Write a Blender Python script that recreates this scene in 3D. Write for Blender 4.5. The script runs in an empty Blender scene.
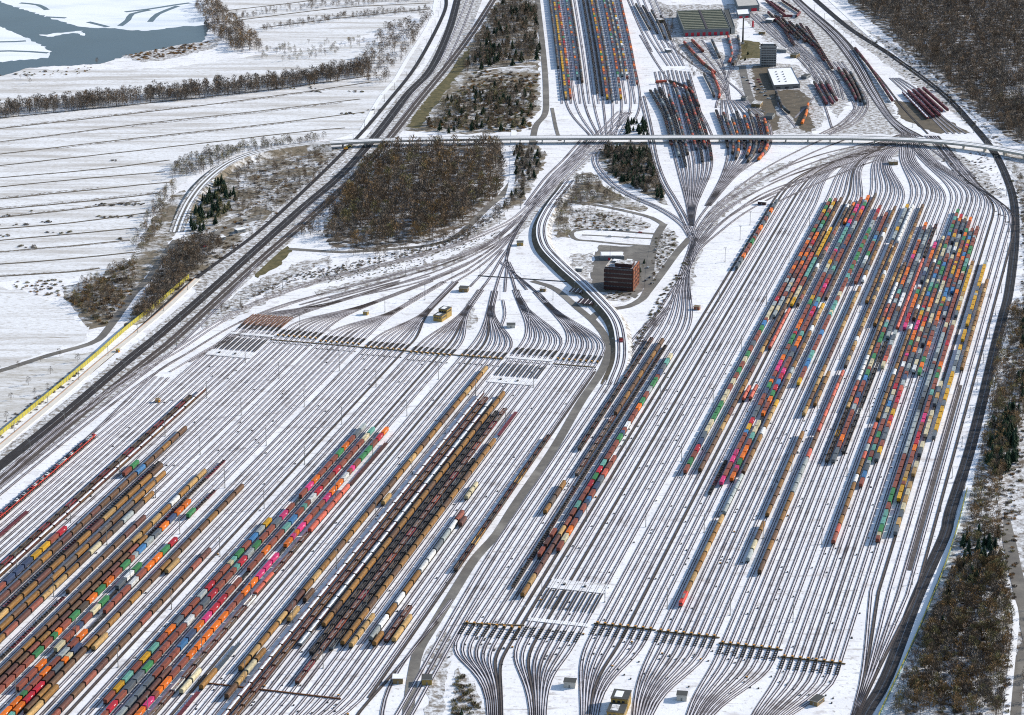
import bpy, math, random
import numpy as np
from mathutils import Vector, Matrix

# ------------------------------------------------------------------ camera, sky, sun, exposure
scene = bpy.context.scene
FPX, HORIZON, CAM_H = 2600.0, -530.0, 690.0
TH = math.atan2(357.5 - HORIZON, FPX)
AZ = math.atan2(1220 - 512, math.hypot(FPX, 357.5 - HORIZON))     # direction of the sorting tracks
cam_d = bpy.data.cameras.new('camera'); cam = bpy.data.objects.new('camera', cam_d)
scene.collection.objects.link(cam); scene.camera = cam
cam_d.sensor_width = 36; cam_d.lens = 36 * FPX / 1024; cam_d.clip_start = 5; cam_d.clip_end = 40000
cam.location = (0, 0, CAM_H); cam.rotation_euler = (math.pi / 2 - TH, 0, 0)

SUN_EL, SUN_AZ = math.radians(25.5), math.radians(69)               # azimuth from +Y towards +X
world = bpy.data.worlds.new('World'); scene.world = world; world.use_nodes = True
wn = world.node_tree; sky = wn.nodes.new('ShaderNodeTexSky'); sky.sky_type = 'NISHITA'; sky.sun_disc = False
sky.sun_elevation = SUN_EL; sky.sun_rotation = SUN_AZ; sky.altitude = 200; sky.air_density = 1.1; sky.dust_density = 0.6
wn.links.new(sky.outputs[0], wn.nodes['Background'].inputs[0]); wn.nodes['Background'].inputs[1].default_value = 0.135
sd = bpy.data.lights.new('sun', 'SUN'); so = bpy.data.objects.new('sun', sd); scene.collection.objects.link(so)
sd.energy = 4.3; sd.angle = math.radians(0.5); sd.color = (1.0, 0.94, 0.85)
sdir = Vector((math.sin(SUN_AZ) * math.cos(SUN_EL), math.cos(SUN_AZ) * math.cos(SUN_EL), math.sin(SUN_EL)))
so.rotation_euler = sdir.to_track_quat('Z', 'Y').to_euler(); so.location = (0, 1500, 1200)
scene.view_settings.view_transform = 'Standard'; scene.view_settings.look = 'None'
scene.view_settings.exposure = 0.52; scene.view_settings.gamma = 1
scene.render.engine = 'CYCLES'; scene.cycles.max_bounces = 4; scene.cycles.diffuse_bounces = 2
scene.cycles.use_adaptive_sampling = True; scene.cycles.filter_width = 1.1; scene.cycles.use_denoising = False; scene.cycles.adaptive_threshold = 0.006

random.seed(7); rng = np.random.default_rng(7)
C = scene.collection
# ------------------------------------------------------------------ survey helpers: photograph points to ground metres
CT, ST = math.cos(TH), math.sin(TH)
def G(x, y, z=0.0):
    u = x - 512; v = y - 357.5
    dx, dy, dz = u, FPX * CT - v * ST, -FPX * ST - v * CT
    t = (z - CAM_H) / dz
    return (dx * t, dy * t)
def PX(X, Y, Z=0.0):
    d = Y * CT - (Z - CAM_H) * ST; up = Y * ST + (Z - CAM_H) * CT
    return 512 + FPX * X / d, 357.5 - FPX * up / d
DU = (math.sin(AZ), math.cos(AZ)); DV = (math.cos(AZ), -math.sin(AZ))
def UV(x, y, z=0.0):
    p = G(x, y, z); return p[0] * DU[0] + p[1] * DU[1], p[0] * DV[0] + p[1] * DV[1]
def W(u, v): return (u * DU[0] + v * DV[0], u * DU[1] + v * DV[1])
def GP(pts, z=0.0): return [G(x, y, z) for x, y in pts]
def inframe(X, Y, m=25):
    a, b = PX(X, Y); return -m < a < 1024 + m and -m < b < 715 + m

def smooth(pts, step=12.0):
    """Catmull-Rom through ground points, resampled."""
    P = [np.array(p, float) for p in pts]
    if len(P) < 3:
        return [tuple(p) for p in P]
    Q = [2 * P[0] - P[1]] + P + [2 * P[-1] - P[-2]]
    out = []
    for i in range(1, len(Q) - 2):
        p0, p1, p2, p3 = Q[i - 1], Q[i], Q[i + 1], Q[i + 2]
        n = max(2, int(np.hypot(*(p2 - p1)[:2]) / step))
        for k in range(n):
            t = k / n
            out.append(tuple(0.5 * (2 * p1 + (p2 - p0) * t + (2 * p0 - 5 * p1 + 4 * p2 - p3) * t * t + (3 * p1 - p0 - 3 * p2 + p3) * t ** 3)))
    out.append(tuple(P[-1])); return out
def offset(pts, d):
    out = []
    n = len(pts)
    for i in range(n):
        a = pts[max(0, i - 1)]; b = pts[min(n - 1, i + 1)]
        tx, ty = b[0] - a[0], b[1] - a[1]; l = math.hypot(tx, ty) or 1
        out.append((pts[i][0] + d * ty / l, pts[i][1] - d * tx / l) + tuple(pts[i][2:]))
    return out
def along(pts, step, start=0.0):
    """points and headings at even spacing along a path"""
    out = []; acc = start
    for a, b in zip(pts, pts[1:]):
        l = math.hypot(b[0] - a[0], b[1] - a[1])
        if l < 1e-6: continue
        while acc <= l:
            t = acc / l
            out.append((a[0] + t * (b[0] - a[0]), a[1] + t * (b[1] - a[1]), math.atan2(b[0] - a[0], b[1] - a[1]))); acc += step
        acc -= l
    return out
def inpoly(x, y, poly):
    c = False; j = len(poly) - 1
    for i in range(len(poly)):
        xi, yi = poly[i][0], poly[i][1]; xj, yj = poly[j][0], poly[j][1]
        if (yi > y) != (yj > y) and x < (xj - xi) * (y - yi) / (yj - yi) + xi: c = not c
        j = i
    return c

# ------------------------------------------------------------------ materials
M = {}
def mat(name, col, rough=0.8, var=0.25, scale=0.6, col2=None, thresh=None, objvar=0.0, bump=0.0, spec=0.3, metal=0.0, coord='Object', detail=4.0, soft=0.12, stretch=None, dirt=0.0):
    m = bpy.data.materials.new(name); m.use_nodes = True; nt = m.node_tree; N = nt.nodes; L = nt.links
    b = N['Principled BSDF']; b.inputs['Roughness'].default_value = rough; b.inputs['Metallic'].default_value = metal
    b.inputs['Specular IOR Level'].default_value = spec
    tc = N.new('ShaderNodeTexCoord'); co = tc.outputs[coord]
    if coord == 'World':
        pass
    if stretch:
        mp = N.new('ShaderNodeMapping'); mp.inputs['Scale'].default_value = stretch[0]; mp.inputs['Rotation'].default_value = stretch[1]
        L.new(co, mp.inputs[0]); co = mp.outputs[0]
    nz = N.new('ShaderNodeTexNoise'); nz.inputs['Scale'].default_value = scale; nz.inputs['Detail'].default_value = detail; nz.inputs['Roughness'].default_value = 0.62
    L.new(co, nz.inputs['Vector'])
    ramp = N.new('ShaderNodeValToRGB'); e = ramp.color_ramp.elements
    if col2 is None:
        e[0].position = 0.3; e[1].position = 0.7
        e[0].color = tuple(c * (1 - var) for c in col) + (1,); e[1].color = tuple(min(0.92, c * (1 + var)) for c in col) + (1,)
    else:
        t = 0.5 if thresh is None else thresh
        e[0].position = max(0, t - soft); e[1].position = min(1, t + soft); e[0].color = tuple(col) + (1,); e[1].color = tuple(col2) + (1,)
    L.new(nz.outputs['Fac'], ramp.inputs[0]); out = ramp.outputs[0]
    if objvar:
        oi = N.new('ShaderNodeObjectInfo'); mr = N.new('ShaderNodeMapRange')
        mr.inputs[3].default_value = 1 - objvar; mr.inputs[4].default_value = 1 + objvar
        L.new(oi.outputs['Random'], mr.inputs[0])
        hs = N.new('ShaderNodeHueSaturation'); L.new(out, hs.inputs['Color']); L.new(mr.outputs[0], hs.inputs['Value']); out = hs.outputs[0]
    if dirt:                                                         # rust and grime with a shape of its own
        n2 = N.new('ShaderNodeTexNoise'); n2.inputs['Scale'].default_value = 0.9; n2.inputs['Detail'].default_value = 6; n2.inputs['Roughness'].default_value = 0.7
        oi2 = N.new('ShaderNodeObjectInfo'); va = N.new('ShaderNodeVectorMath'); va.operation = 'ADD'; L.new(co, va.inputs[0]); L.new(oi2.outputs['Location'], va.inputs[1]); L.new(va.outputs[0], n2.inputs['Vector'])
        mr2 = N.new('ShaderNodeMapRange'); mr2.inputs[1].default_value = 0.5; mr2.inputs[2].default_value = 0.68; mr2.inputs[4].default_value = dirt; L.new(n2.outputs['Fac'], mr2.inputs[0])
        mx2 = N.new('ShaderNodeMix'); mx2.data_type = 'RGBA'; L.new(mr2.outputs[0], mx2.inputs[0]); L.new(out, mx2.inputs[6]); mx2.inputs[7].default_value = (0.075, 0.048, 0.035, 1); out = mx2.outputs[2]
    L.new(out, b.inputs['Base Color'])
    if bump:
        bp = N.new('ShaderNodeBump'); bp.inputs['Strength'].default_value = bump; bp.inputs['Distance'].default_value = 0.3
        L.new(nz.outputs['Fac'], bp.inputs['Height']); L.new(bp.outputs[0], b.inputs['Normal'])
    M[name] = m; return m

SNOW = (0.83, 0.82, 0.825)
def mix_ground(name, base, flecks, big=None):
    """snow or soil with several layers of flecks: list of (colour, scale, threshold, softness, stretch)"""
    m = bpy.data.materials.new(name); m.use_nodes = True; nt = m.node_tree; N = nt.nodes; L = nt.links
    b = N['Principled BSDF']; b.inputs['Roughness'].default_value = 0.75; b.inputs['Specular IOR Level'].default_value = 0.15
    tc = N.new('ShaderNodeTexCoord'); prev = None
    for i, (col, sc, th, so_, st) in enumerate(flecks):
        co = tc.outputs['Object']
        if st:
            mp = N.new('ShaderNodeMapping'); mp.inputs['Scale'].default_value = (st[0], st[1], 1); mp.inputs['Rotation'].default_value = (0, 0, st[2]); L.new(co, mp.inputs[0]); co = mp.outputs[0]
        nz = N.new('ShaderNodeTexNoise'); nz.inputs['Scale'].default_value = sc; nz.inputs['Detail'].default_value = 5; nz.inputs['Roughness'].default_value = 0.65
        L.new(co, nz.inputs['Vector'])
        mr = N.new('ShaderNodeMapRange'); mr.inputs[1].default_value = th - so_; mr.inputs[2].default_value = th + so_; L.new(nz.outputs['Fac'], mr.inputs[0])
        mx = N.new('ShaderNodeMix'); mx.data_type = 'RGBA'
        if prev is None: mx.inputs[6].default_value = tuple(base) + (1,)
        else: L.new(prev, mx.inputs[6])
        mx.inputs[7].default_value = tuple(col) + (1,); L.new(mr.outputs[0], mx.inputs[0]); prev = mx.outputs[2]
    L.new(prev, b.inputs['Base Color'])
    nz = N.new('ShaderNodeTexNoise'); nz.inputs['Scale'].default_value = 0.35; nz.inputs['Detail'].default_value = 6; L.new(tc.outputs['Object'], nz.inputs['Vector'])
    bp = N.new('ShaderNodeBump'); bp.inputs['Strength'].default_value = 0.35; bp.inputs['Distance'].default_value = 0.4; L.new(nz.outputs['Fac'], bp.inputs['Height']); L.new(bp.outputs[0], b.inputs['Normal'])
    M[name] = m; return m
DIRT = (0.16, 0.125, 0.095)
mix_ground('snow', SNOW, [((0.70, 0.69, 0.70), 0.02, 0.56, 0.2, None), ((0.55, 0.52, 0.51), 0.06, 0.63, 0.07, None), ((0.48, 0.45, 0.43), 0.10, 0.63, 0.06, (0.25, 2.2, -0.25)), ((0.40, 0.37, 0.34), 0.30, 0.63, 0.06, None), (DIRT, 0.5, 0.69, 0.04, None)])
mix_ground('snow_clean', SNOW, [((0.74, 0.75, 0.77), 0.015, 0.55, 0.2, None), ((0.5, 0.47, 0.43), 0.25, 0.76, 0.06, None)])
mix_ground('field_snow', (0.74, 0.74, 0.75), [((0.48, 0.455, 0.43), 0.016, 0.54, 0.09, (0.35, 3.2, -0.2)), ((0.36, 0.32, 0.26), 0.30, 0.60, 0.10, (0.6, 2.2, -0.2)), ((0.20, 0.155, 0.095), 0.03, 0.68, 0.05, (0.4, 2.8, -0.2))])
mix_ground('field_worn', (0.72, 0.72, 0.73), [((0.42, 0.39, 0.34), 0.05, 0.5, 0.18, (0.4, 2.0, 0.35)), ((0.25, 0.21, 0.15), 0.25, 0.6, 0.1, (0.5, 2.0, 0.35))])
mix_ground('scrub_floor', (0.66, 0.66, 0.67), [((0.20, 0.165, 0.12), 0.035, 0.46, 0.07, None), ((0.10, 0.085, 0.06), 0.22, 0.55, 0.07, None), ((0.62, 0.62, 0.63), 0.09, 0.64, 0.05, None)])
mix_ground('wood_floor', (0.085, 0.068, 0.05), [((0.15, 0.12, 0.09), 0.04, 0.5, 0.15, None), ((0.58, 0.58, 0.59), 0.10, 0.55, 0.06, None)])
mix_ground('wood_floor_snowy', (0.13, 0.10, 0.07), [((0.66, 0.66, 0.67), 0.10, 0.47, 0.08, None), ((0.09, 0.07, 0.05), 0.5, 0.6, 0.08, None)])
mix_ground('speckled', (0.70, 0.70, 0.71), [((0.22, 0.19, 0.16), 0.22, 0.50, 0.09, None), ((0.12, 0.10, 0.08), 0.6, 0.6, 0.06, None)])
mix_ground('grass_bank', (0.085, 0.075, 0.032), [((0.15, 0.12, 0.055), 0.15, 0.52, 0.1, None)])
mix_ground('earth', (0.145, 0.115, 0.08), [((0.09, 0.075, 0.055), 0.1, 0.5, 0.12, None), ((0.5, 0.5, 0.5), 0.14, 0.68, 0.05, None)])
mix_ground('asphalt', (0.17, 0.155, 0.135), [((0.12, 0.11, 0.10), 0.08, 0.5, 0.15, None), ((0.26, 0.24, 0.21), 0.03, 0.6, 0.1, None)])
mix_ground('asphalt_dark', (0.085, 0.08, 0.075), [((0.13, 0.12, 0.11), 0.06, 0.55, 0.15, None)])
mix_ground('bed_snowy', (0.72, 0.69, 0.71), [((0.52, 0.48, 0.50), 0.10, 0.54, 0.14, None), ((0.26, 0.22, 0.21), 0.30, 0.64, 0.08, None), ((0.26, 0.22, 0.21), 0.03, 0.64, 0.08, None)])
mix_ground('bed_mid', (0.56, 0.53, 0.55), [((0.34, 0.31, 0.32), 0.15, 0.53, 0.14, None), ((0.12, 0.10, 0.10), 0.03, 0.60, 0.10, None)])
mix_ground('ballast_edge', (0.024, 0.019, 0.021), [((0.055, 0.043, 0.045), 0.15, 0.52, 0.12, None), ((0.40, 0.38, 0.39), 0.12, 0.70, 0.05, None)])
mix_ground('bed_bare', (0.085, 0.07, 0.065), [((0.13, 0.11, 0.10), 0.2, 0.55, 0.12, None), ((0.4, 0.39, 0.4), 0.08, 0.70, 0.05, None)])
mix_ground('bed_dark', (0.026, 0.026, 0.030), [((0.05, 0.048, 0.05), 0.1, 0.55, 0.15, None), ((0.2, 0.2, 0.21), 0.06, 0.72, 0.04, None)])
mix_ground('ice', (0.78, 0.80, 0.83), [((0.60, 0.65, 0.70), 0.006, 0.55, 0.1, (1, 3, 0.3)), ((0.25, 0.32, 0.38), 0.010, 0.70, 0.04, (0.6, 4, 0.5))])
mat('water', (0.022, 0.036, 0.05), rough=0.2, var=0.3, scale=0.012, spec=0.22)
mat('rail', (0.035, 0.024, 0.02), rough=0.6, var=0.3, scale=0.5)
mat('rail_rust', (0.17, 0.07, 0.03), rough=0.7, var=0.3, scale=0.5)
mat('under', (0.028, 0.024, 0.022), rough=0.8, var=0.3, scale=1.0)
mat('concrete', (0.42, 0.40, 0.37), rough=0.9, var=0.12, scale=0.2)
mat('concrete_pale', (0.62, 0.58, 0.52), rough=0.9, var=0.08, scale=0.2)
mat('pinkish_concrete', (0.46, 0.31, 0.21), rough=0.9, var=0.1, scale=0.2)
mat('steel_grey', (0.16, 0.16, 0.16), rough=0.6, var=0.15, scale=0.5)
mat('galv', (0.30, 0.30, 0.30), rough=0.5, var=0.1, scale=0.5)
mat('yellow_panel', (0.33, 0.285, 0.035), rough=0.6, var=0.15, scale=0.3)
mat('noise_panel', (0.10, 0.12, 0.11), rough=0.8, var=0.15, scale=0.3)
mat('teal_panel', (0.12, 0.30, 0.27), rough=0.7, var=0.15, scale=0.3)
mat('orange_paint', (0.55, 0.24, 0.03), rough=0.5, var=0.2, scale=1.0)
mat('glass', (0.03, 0.035, 0.045), rough=0.15, var=0.1, scale=0.3, spec=0.6)
mat('brick_orange', (0.21, 0.075, 0.04), rough=0.85, var=0.15, scale=0.8)
mat('dark_red_clad', (0.034, 0.011, 0.012), rough=0.5, var=0.2, scale=0.3)
mat('roof_dark', (0.06, 0.062, 0.06), rough=0.9, var=0.2, scale=0.2)
mat('roof_green', (0.13, 0.135, 0.10), rough=0.8, var=0.15, scale=0.2)
mat('roof_rib', (0.23, 0.225, 0.17), rough=0.8, var=0.15, scale=0.2)
mat('wall_grey', (0.15, 0.165, 0.18), rough=0.8, var=0.1, scale=0.2)
mat('wall_tan', (0.30, 0.20, 0.06), rough=0.8, var=0.15, scale=0.4)
mat('wall_brown', (0.17, 0.12, 0.06), rough=0.8, var=0.2, scale=0.4)
mat('red_door', (0.42, 0.02, 0.04), rough=0.5, var=0.1, scale=0.4)
mat('tower_band', (0.26, 0.26, 0.26), rough=0.8, var=0.06, scale=0.4)
mat('bark', (0.075, 0.056, 0.042), rough=0.95, var=0.3, scale=0.8)
mat('bark_pale', (0.22, 0.20, 0.17), rough=0.95, var=0.2, scale=0.8)
mat('twig_brown', (0.125, 0.088, 0.058), rough=0.95, var=0.25, scale=0.12, objvar=0.22)
mat('twig_grey', (0.125, 0.104, 0.086), rough=0.95, var=0.25, scale=0.12, objvar=0.2)
mat('twig_gold', (0.19, 0.12, 0.055), rough=0.95, var=0.25, scale=0.12, objvar=0.2)
mat('twig_olive', (0.15, 0.13, 0.06), rough=0.95, var=0.25, scale=0.12, objvar=0.2)
mat('needle', (0.020, 0.040, 0.020), rough=0.9, var=0.3, scale=0.3, objvar=0.25)
mat('reed', (0.26, 0.15, 0.055), rough=0.95, var=0.25, scale=0.2)
mat('car_white', (0.75, 0.75, 0.75), rough=0.3, var=0.03, spec=0.5)
mat('car_dark', (0.03, 0.035, 0.05), rough=0.3, var=0.1, spec=0.5)
mat('car_silver', (0.38, 0.40, 0.42), rough=0.3, var=0.05, spec=0.5)
mat('car_red', (0.35, 0.03, 0.03), rough=0.3, var=0.05, spec=0.5)
COL = {'r': ('brick red', (0.20, 0.055, 0.034)), 'R': ('crimson', (0.34, 0.012, 0.025)), 'o': ('orange', (0.58, 0.125, 0.006)),
       'p': ('pink', (0.52, 0.03, 0.14)), 'b': ('navy blue', (0.035, 0.055, 0.11)), 'l': ('bright blue', (0.04, 0.15, 0.32)),
       't': ('teal', (0.10, 0.27, 0.225)), 'g': ('green', (0.035, 0.17, 0.06)), 'y': ('yellow', (0.48, 0.26, 0.012)),
       'c': ('cream', (0.46, 0.40, 0.26)), 'w': ('white', (0.60, 0.60, 0.59)), 'n': ('dark brown', (0.085, 0.032, 0.024)),
       'k': ('slate grey', (0.085, 0.10, 0.115)), 'G': ('pale grey', (0.27, 0.30, 0.30)), 'd': ('salmon red', (0.43, 0.085, 0.05)),
       'B': ('rust brown', (0.098, 0.049, 0.024)), 'A': ('golden brown', (0.205, 0.098, 0.022)), 'T': ('tan', (0.35, 0.215, 0.08)),
       'D': ('dark umber', (0.085, 0.062, 0.048)), 'm': ('maroon', (0.15, 0.028, 0.035)), 'x': ('black', (0.022, 0.022, 0.024)),
       'e': ('red', (0.50, 0.05, 0.035))}
for k, (nm, c) in COL.items():
    mat('paint_' + k, c, rough=0.62, var=0.32, scale=0.5, objvar=0.22, spec=0.3, stretch=((1, 0.35, 1.6), (0, 0, 0)), dirt=0.6)
mat('load_snow', (0.78, 0.79, 0.81), rough=0.8, var=0.1, scale=0.5)
mat('load_dark', (0.04, 0.036, 0.034), rough=0.8, col2=(0.14, 0.12, 0.11), scale=1.2)
mat('load_rust', (0.22, 0.10, 0.05), rough=0.8, col2=(0.40, 0.36, 0.34), scale=0.6)

# ------------------------------------------------------------------ mesh building
class MB:
    def __init__(s): s.v = []; s.f = []; s.m = []; s.mats = []
    def mi(s, name):
        if name not in s.mats: s.mats.append(name)
        return s.mats.index(name)
    def quad(s, a, b, c, d, mt):
        n = len(s.v); s.v += [a, b, c, d]; s.f.append((n, n + 1, n + 2, n + 3)); s.m.append(s.mi(mt))
    def poly(s, pts, mt):
        n = len(s.v); s.v += list(pts); s.f.append(tuple(range(n, n + len(pts)))); s.m.append(s.mi(mt))
    def box(s, x0, x1, y0, y1, z0, z1, mt, top=None, bottom=False):
        n = len(s.v); k = s.mi(mt)
        s.v += [(x0, y0, z0), (x1, y0, z0), (x1, y1, z0), (x0, y1, z0), (x0, y0, z1), (x1, y0, z1), (x1, y1, z1), (x0, y1, z1)]
        F = [(4, 5, 6, 7), (0, 1, 5, 4), (1, 2, 6, 5), (2, 3, 7, 6), (3, 0, 4, 7)]
        if bottom: F.append((3, 2, 1, 0))
        for i, q in enumerate(F):
            s.f.append(tuple(n + a for a in q)); s.m.append(s.mi(top) if top and i == 0 else k)
    def obox(s, c, hx, hy, z0, z1, ang, mt, top=None):
        """box turned by heading ang (from +Y clockwise) round its centre"""
        n = len(s.v); k = s.mi(mt); ca, sa = math.cos(ang), math.sin(ang)
        cs = [(-hx, -hy), (hx, -hy), (hx, hy), (-hx, hy)]
        P = [(c[0] + a * ca + b * sa, c[1] - a * sa + b * ca) for a, b in cs]
        s.v += [(p[0], p[1], z0) for p in P] + [(p[0], p[1], z1) for p in P]
        for i, q in enumerate([(4, 5, 6, 7), (0, 1, 5, 4), (1, 2, 6, 5), (2, 3, 7, 6), (3, 0, 4, 7)]):
            s.f.append(tuple(n + a for a in q)); s.m.append(s.mi(top) if top and i == 0 else k)
    def tube(s, p, q, r0, r1, mt, n=5):
        p = Vector(p); q = Vector(q); d = (q - p).normalized(); a = d.orthogonal().normalized(); b = d.cross(a)
        k = len(s.v); mi = s.mi(mt)
        for (c, r) in ((p, r0), (q, r1)):
            for i in range(n):
                t = 2 * math.pi * i / n; s.v.append(tuple(c + a * (r * math.cos(t)) + b * (r * math.sin(t))))
        for i in range(n):
            j = (i + 1) % n; s.f.append((k + i, k + j, k + n + j, k + n + i)); s.m.append(mi)
        s.f.append(tuple(k + n + i for i in range(n))); s.m.append(mi)
    def ribbon(s, pts, w0, w1, z, mt):
        """flat strip along a path between side offsets w0 and w1 (right positive)"""
        A = offset(pts, w0); B = offset(pts, w1); n = len(s.v); k = s.mi(mt)
        for a, b in zip(A, B):
            za = z + (a[2] if len(a) > 2 else 0); s.v += [(a[0], a[1], za), (b[0], b[1], za)]
        for i in range(len(A) - 1):
            s.f.append((n + 2 * i, n + 2 * i + 1, n + 2 * i + 3, n + 2 * i + 2)); s.m.append(k)
    def beam(s, pts, w0, w1, z0, z1, mt, top=None):
        A = offset(pts, w0); B = offset(pts, w1); n = len(s.v); k = s.mi(mt); kt = s.mi(top) if top else k
        for a, b in zip(A, B):
            z = a[2] if len(a) > 2 else 0
            s.v += [(a[0], a[1], z + z0), (a[0], a[1], z + z1), (b[0], b[1], z + z1), (b[0], b[1], z + z0)]
        for i in range(len(A) - 1):
            o = n + 4 * i
            for j in (0, 1, 2):
                s.f.append((o + j, o + j + 1, o + j + 5, o + j + 4)); s.m.append(kt if j == 1 else k)
        s.f.append((n, n + 3, n + 2, n + 1)); s.m.append(k); o = n + 4 * (len(A) - 1); s.f.append((o, o + 1, o + 2, o + 3)); s.m.append(k)
    def add(s, other, loc=(0, 0, 0), ang=0.0, sc=1.0):
        n = len(s.v); ca, sa = math.cos(ang), math.sin(ang)
        V = np.array(other.v, float) * sc
        X = V[:, 0] * ca + V[:, 1] * sa + loc[0]; Y = -V[:, 0] * sa + V[:, 1] * ca + loc[1]; Zz = V[:, 2] + loc[2]
        s.v += list(zip(X.tolist(), Y.tolist(), Zz.tolist()))
        s.f += [tuple(n + a for a in q) for q in other.f]; mp = [s.mi(x) for x in other.mats]; s.m += [mp[i] for i in other.m]
    def mesh(s, name):
        me = bpy.data.meshes.new(name); me.from_pydata(s.v, [], s.f)
        for x in s.mats: me.materials.append(M[x])
        if s.m: me.polygons.foreach_set('material_index', s.m)
        me.update(); return me
    def build(s, name, parent=None, loc=None, ang=0.0):
        o = bpy.data.objects.new(name, s.mesh(name)); C.objects.link(o)
        if parent is not None: o.parent = parent
        if loc is not None: o.location = loc
        if ang: o.rotation_euler = (0, 0, -ang)
        return o
def tag(o, label=None, cat=None, group=None, kind=None):
    if label: o['label'] = label
    if cat: o['category'] = cat
    if group: o['group'] = group
    if kind: o['kind'] = kind
    return o
def empty(name, loc, ang=0.0):
    o = bpy.data.objects.new(name, None); C.objects.link(o); o.location = loc; o.rotation_euler = (0, 0, -ang); o.empty_display_size = 0.5; return o
def structure(name, mb, parent=None):
    o = mb.build(name, parent); o['kind'] = 'structure'; return o
def link_mesh(name, me, parent=None, loc=None, ang=0.0):
    o = bpy.data.objects.new(name, me); C.objects.link(o)
    if parent is not None: o.parent = parent
    if loc is not None: o.location = loc
    if ang: o.rotation_euler = (0, 0, -ang)
    return o
ZL = [0.008]
def patch(name, pts, mt, z=None, world_pts=False, rough=2.6):
    """a sheet of ground laid a little above the one below"""
    if z is None: ZL[0] += 0.003; z = ZL[0]
    mb = MB(); P = pts if world_pts else GP(pts)
    if rough:                                                        # uneven outline
        Q = []; r = random.Random(len(P) * 31 + int(abs(P[0][0])))
        for a, b in zip(P, P[1:] + P[:1]):
            d = math.hypot(b[0] - a[0], b[1] - a[1]); n = max(1, min(60, int(d / 6)))
            for k in range(n):
                t = k / n; w = rough if 0 < k else rough * .4
                Q.append((a[0] + (b[0] - a[0]) * t + r.uniform(-w, w), a[1] + (b[1] - a[1]) * t + r.uniform(-w, w) * 1.6))
        P = Q
    mb.poly([(p[0], p[1], z) for p in P], mt); o = structure(name, mb)
    return o
def joined(name, items):
    """items: (MB, (x,y,z), heading, scale) merged into one mesh with numpy"""
    vs = []; loops = []; starts = []; totals = []; mi = []; mats = []; nv = 0; nl = 0; cache = {}
    for mb, loc, ang, sc in items:
        key = id(mb)
        if key not in cache:
            cache[key] = (np.array(mb.v, np.float32), np.array([a for q in mb.f for a in q], np.int32), np.array([len(q) for q in mb.f], np.int32), np.array(mb.m, np.int32), mb.mats)
        V, Lp, T, Mi, ms = cache[key]
        for x in ms:
            if x not in mats: mats.append(x)
        mp = np.array([mats.index(x) for x in ms], np.int32)
        ca, sa = math.cos(ang), math.sin(ang); Vv = V * sc if np.isscalar(sc) else V * np.array(sc, np.float32)
        o = np.empty_like(Vv); o[:, 0] = Vv[:, 0] * ca + Vv[:, 1] * sa + loc[0]; o[:, 1] = -Vv[:, 0] * sa + Vv[:, 1] * ca + loc[1]; o[:, 2] = Vv[:, 2] + loc[2]
        vs.append(o); loops.append(Lp + nv); totals.append(T); mi.append(mp[Mi]); nv += len(o)
    if not vs: return None
    V = np.concatenate(vs); Lp = np.concatenate(loops); T = np.concatenate(totals); Mi = np.concatenate(mi)
    me = bpy.data.meshes.new(name); me.vertices.add(len(V)); me.vertices.foreach_set('co', V.ravel())
    me.loops.add(len(Lp)); me.loops.foreach_set('vertex_index', Lp)
    me.polygons.add(len(T)); me.polygons.foreach_set('loop_start', np.concatenate([[0], np.cumsum(T)[:-1]]).astype(np.int32)); me.polygons.foreach_set('loop_total', T)
    for x in mats: me.materials.append(M[x])
    me.polygons.foreach_set('material_index', Mi); me.update(calc_edges=True); me.validate()
    o = bpy.data.objects.new(name, me); C.objects.link(o); return o
# ------------------------------------------------------------------ the ground
g = MB(); g.box(-9000, 9000, -3000, 16000, -3, 0, 'snow'); structure('ground', g)
patch('field', [(-40, 66), (60, 70), (170, 68), (260, 55), (350, 45), (420, 40), (425, 60), (400, 95), (372, 128), (335, 139), (290, 143), (240, 150), (205, 165), (175, 190), (150, 215), (128, 262), (96, 275), (0, 282), (-60, 285)], 'field_snow')
patch('field', [(-60, 286), (18, 289), (58, 303), (90, 330), (84, 342), (45, 352), (0, 369), (-60, 388)], 'field_snow')
patch('field', [(215, -5), (440, -5), (430, 8), (400, 25), (330, 45), (260, 52), (225, 40)], 'field_snow')
patch('field', [(-60, 372), (0, 372), (50, 357), (96, 352), (60, 385), (0, 432), (-60, 470)], 'field_worn')
patch('scrub', [(88, 330), (70, 305), (62, 288), (95, 277), (128, 262), (150, 222), (172, 195), (185, 190), (180, 222), (160, 262), (136, 290), (112, 325)], 'scrub_floor')
patch('scrub', [(120, 330), (140, 300), (165, 262), (178, 240), (205, 228), (250, 238), (190, 284), (145, 322)], 'scrub_floor')
patch('scrub', [(185, 235), (200, 200), (225, 172), (250, 158), (300, 150), (345, 148), (345, 158), (300, 200), (262, 228), (225, 240)], 'scrub_floor')
patch('scrub', [(395, 130), (425, 95), (455, 60), (480, 30), (500, -5), (536, -5), (540, 60), (540, 110), (520, 132), (460, 134)], 'scrub_floor')
patch('grass_verge', [(406, 127), (441, 80), (458, 60), (472, 45), (465, 66), (446, 92), (420, 128)], 'grass_bank')
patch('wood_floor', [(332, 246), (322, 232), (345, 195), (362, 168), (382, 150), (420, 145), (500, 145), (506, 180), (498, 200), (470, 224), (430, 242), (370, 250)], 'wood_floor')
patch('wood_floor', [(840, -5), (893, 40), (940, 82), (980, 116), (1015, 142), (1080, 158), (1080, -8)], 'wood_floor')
patch('clearing', [(975, 74), (1000, 68), (1080, 62), (1080, 100), (1015, 100), (1000, 86)], 'speckled')
patch('wood_floor', [(888, 720), (905, 660), (930, 590), (955, 520), (975, 440), (988, 380), (1000, 340), (1015, 300), (1060, 290), (1060, 720)], 'wood_floor_snowy')
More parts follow.
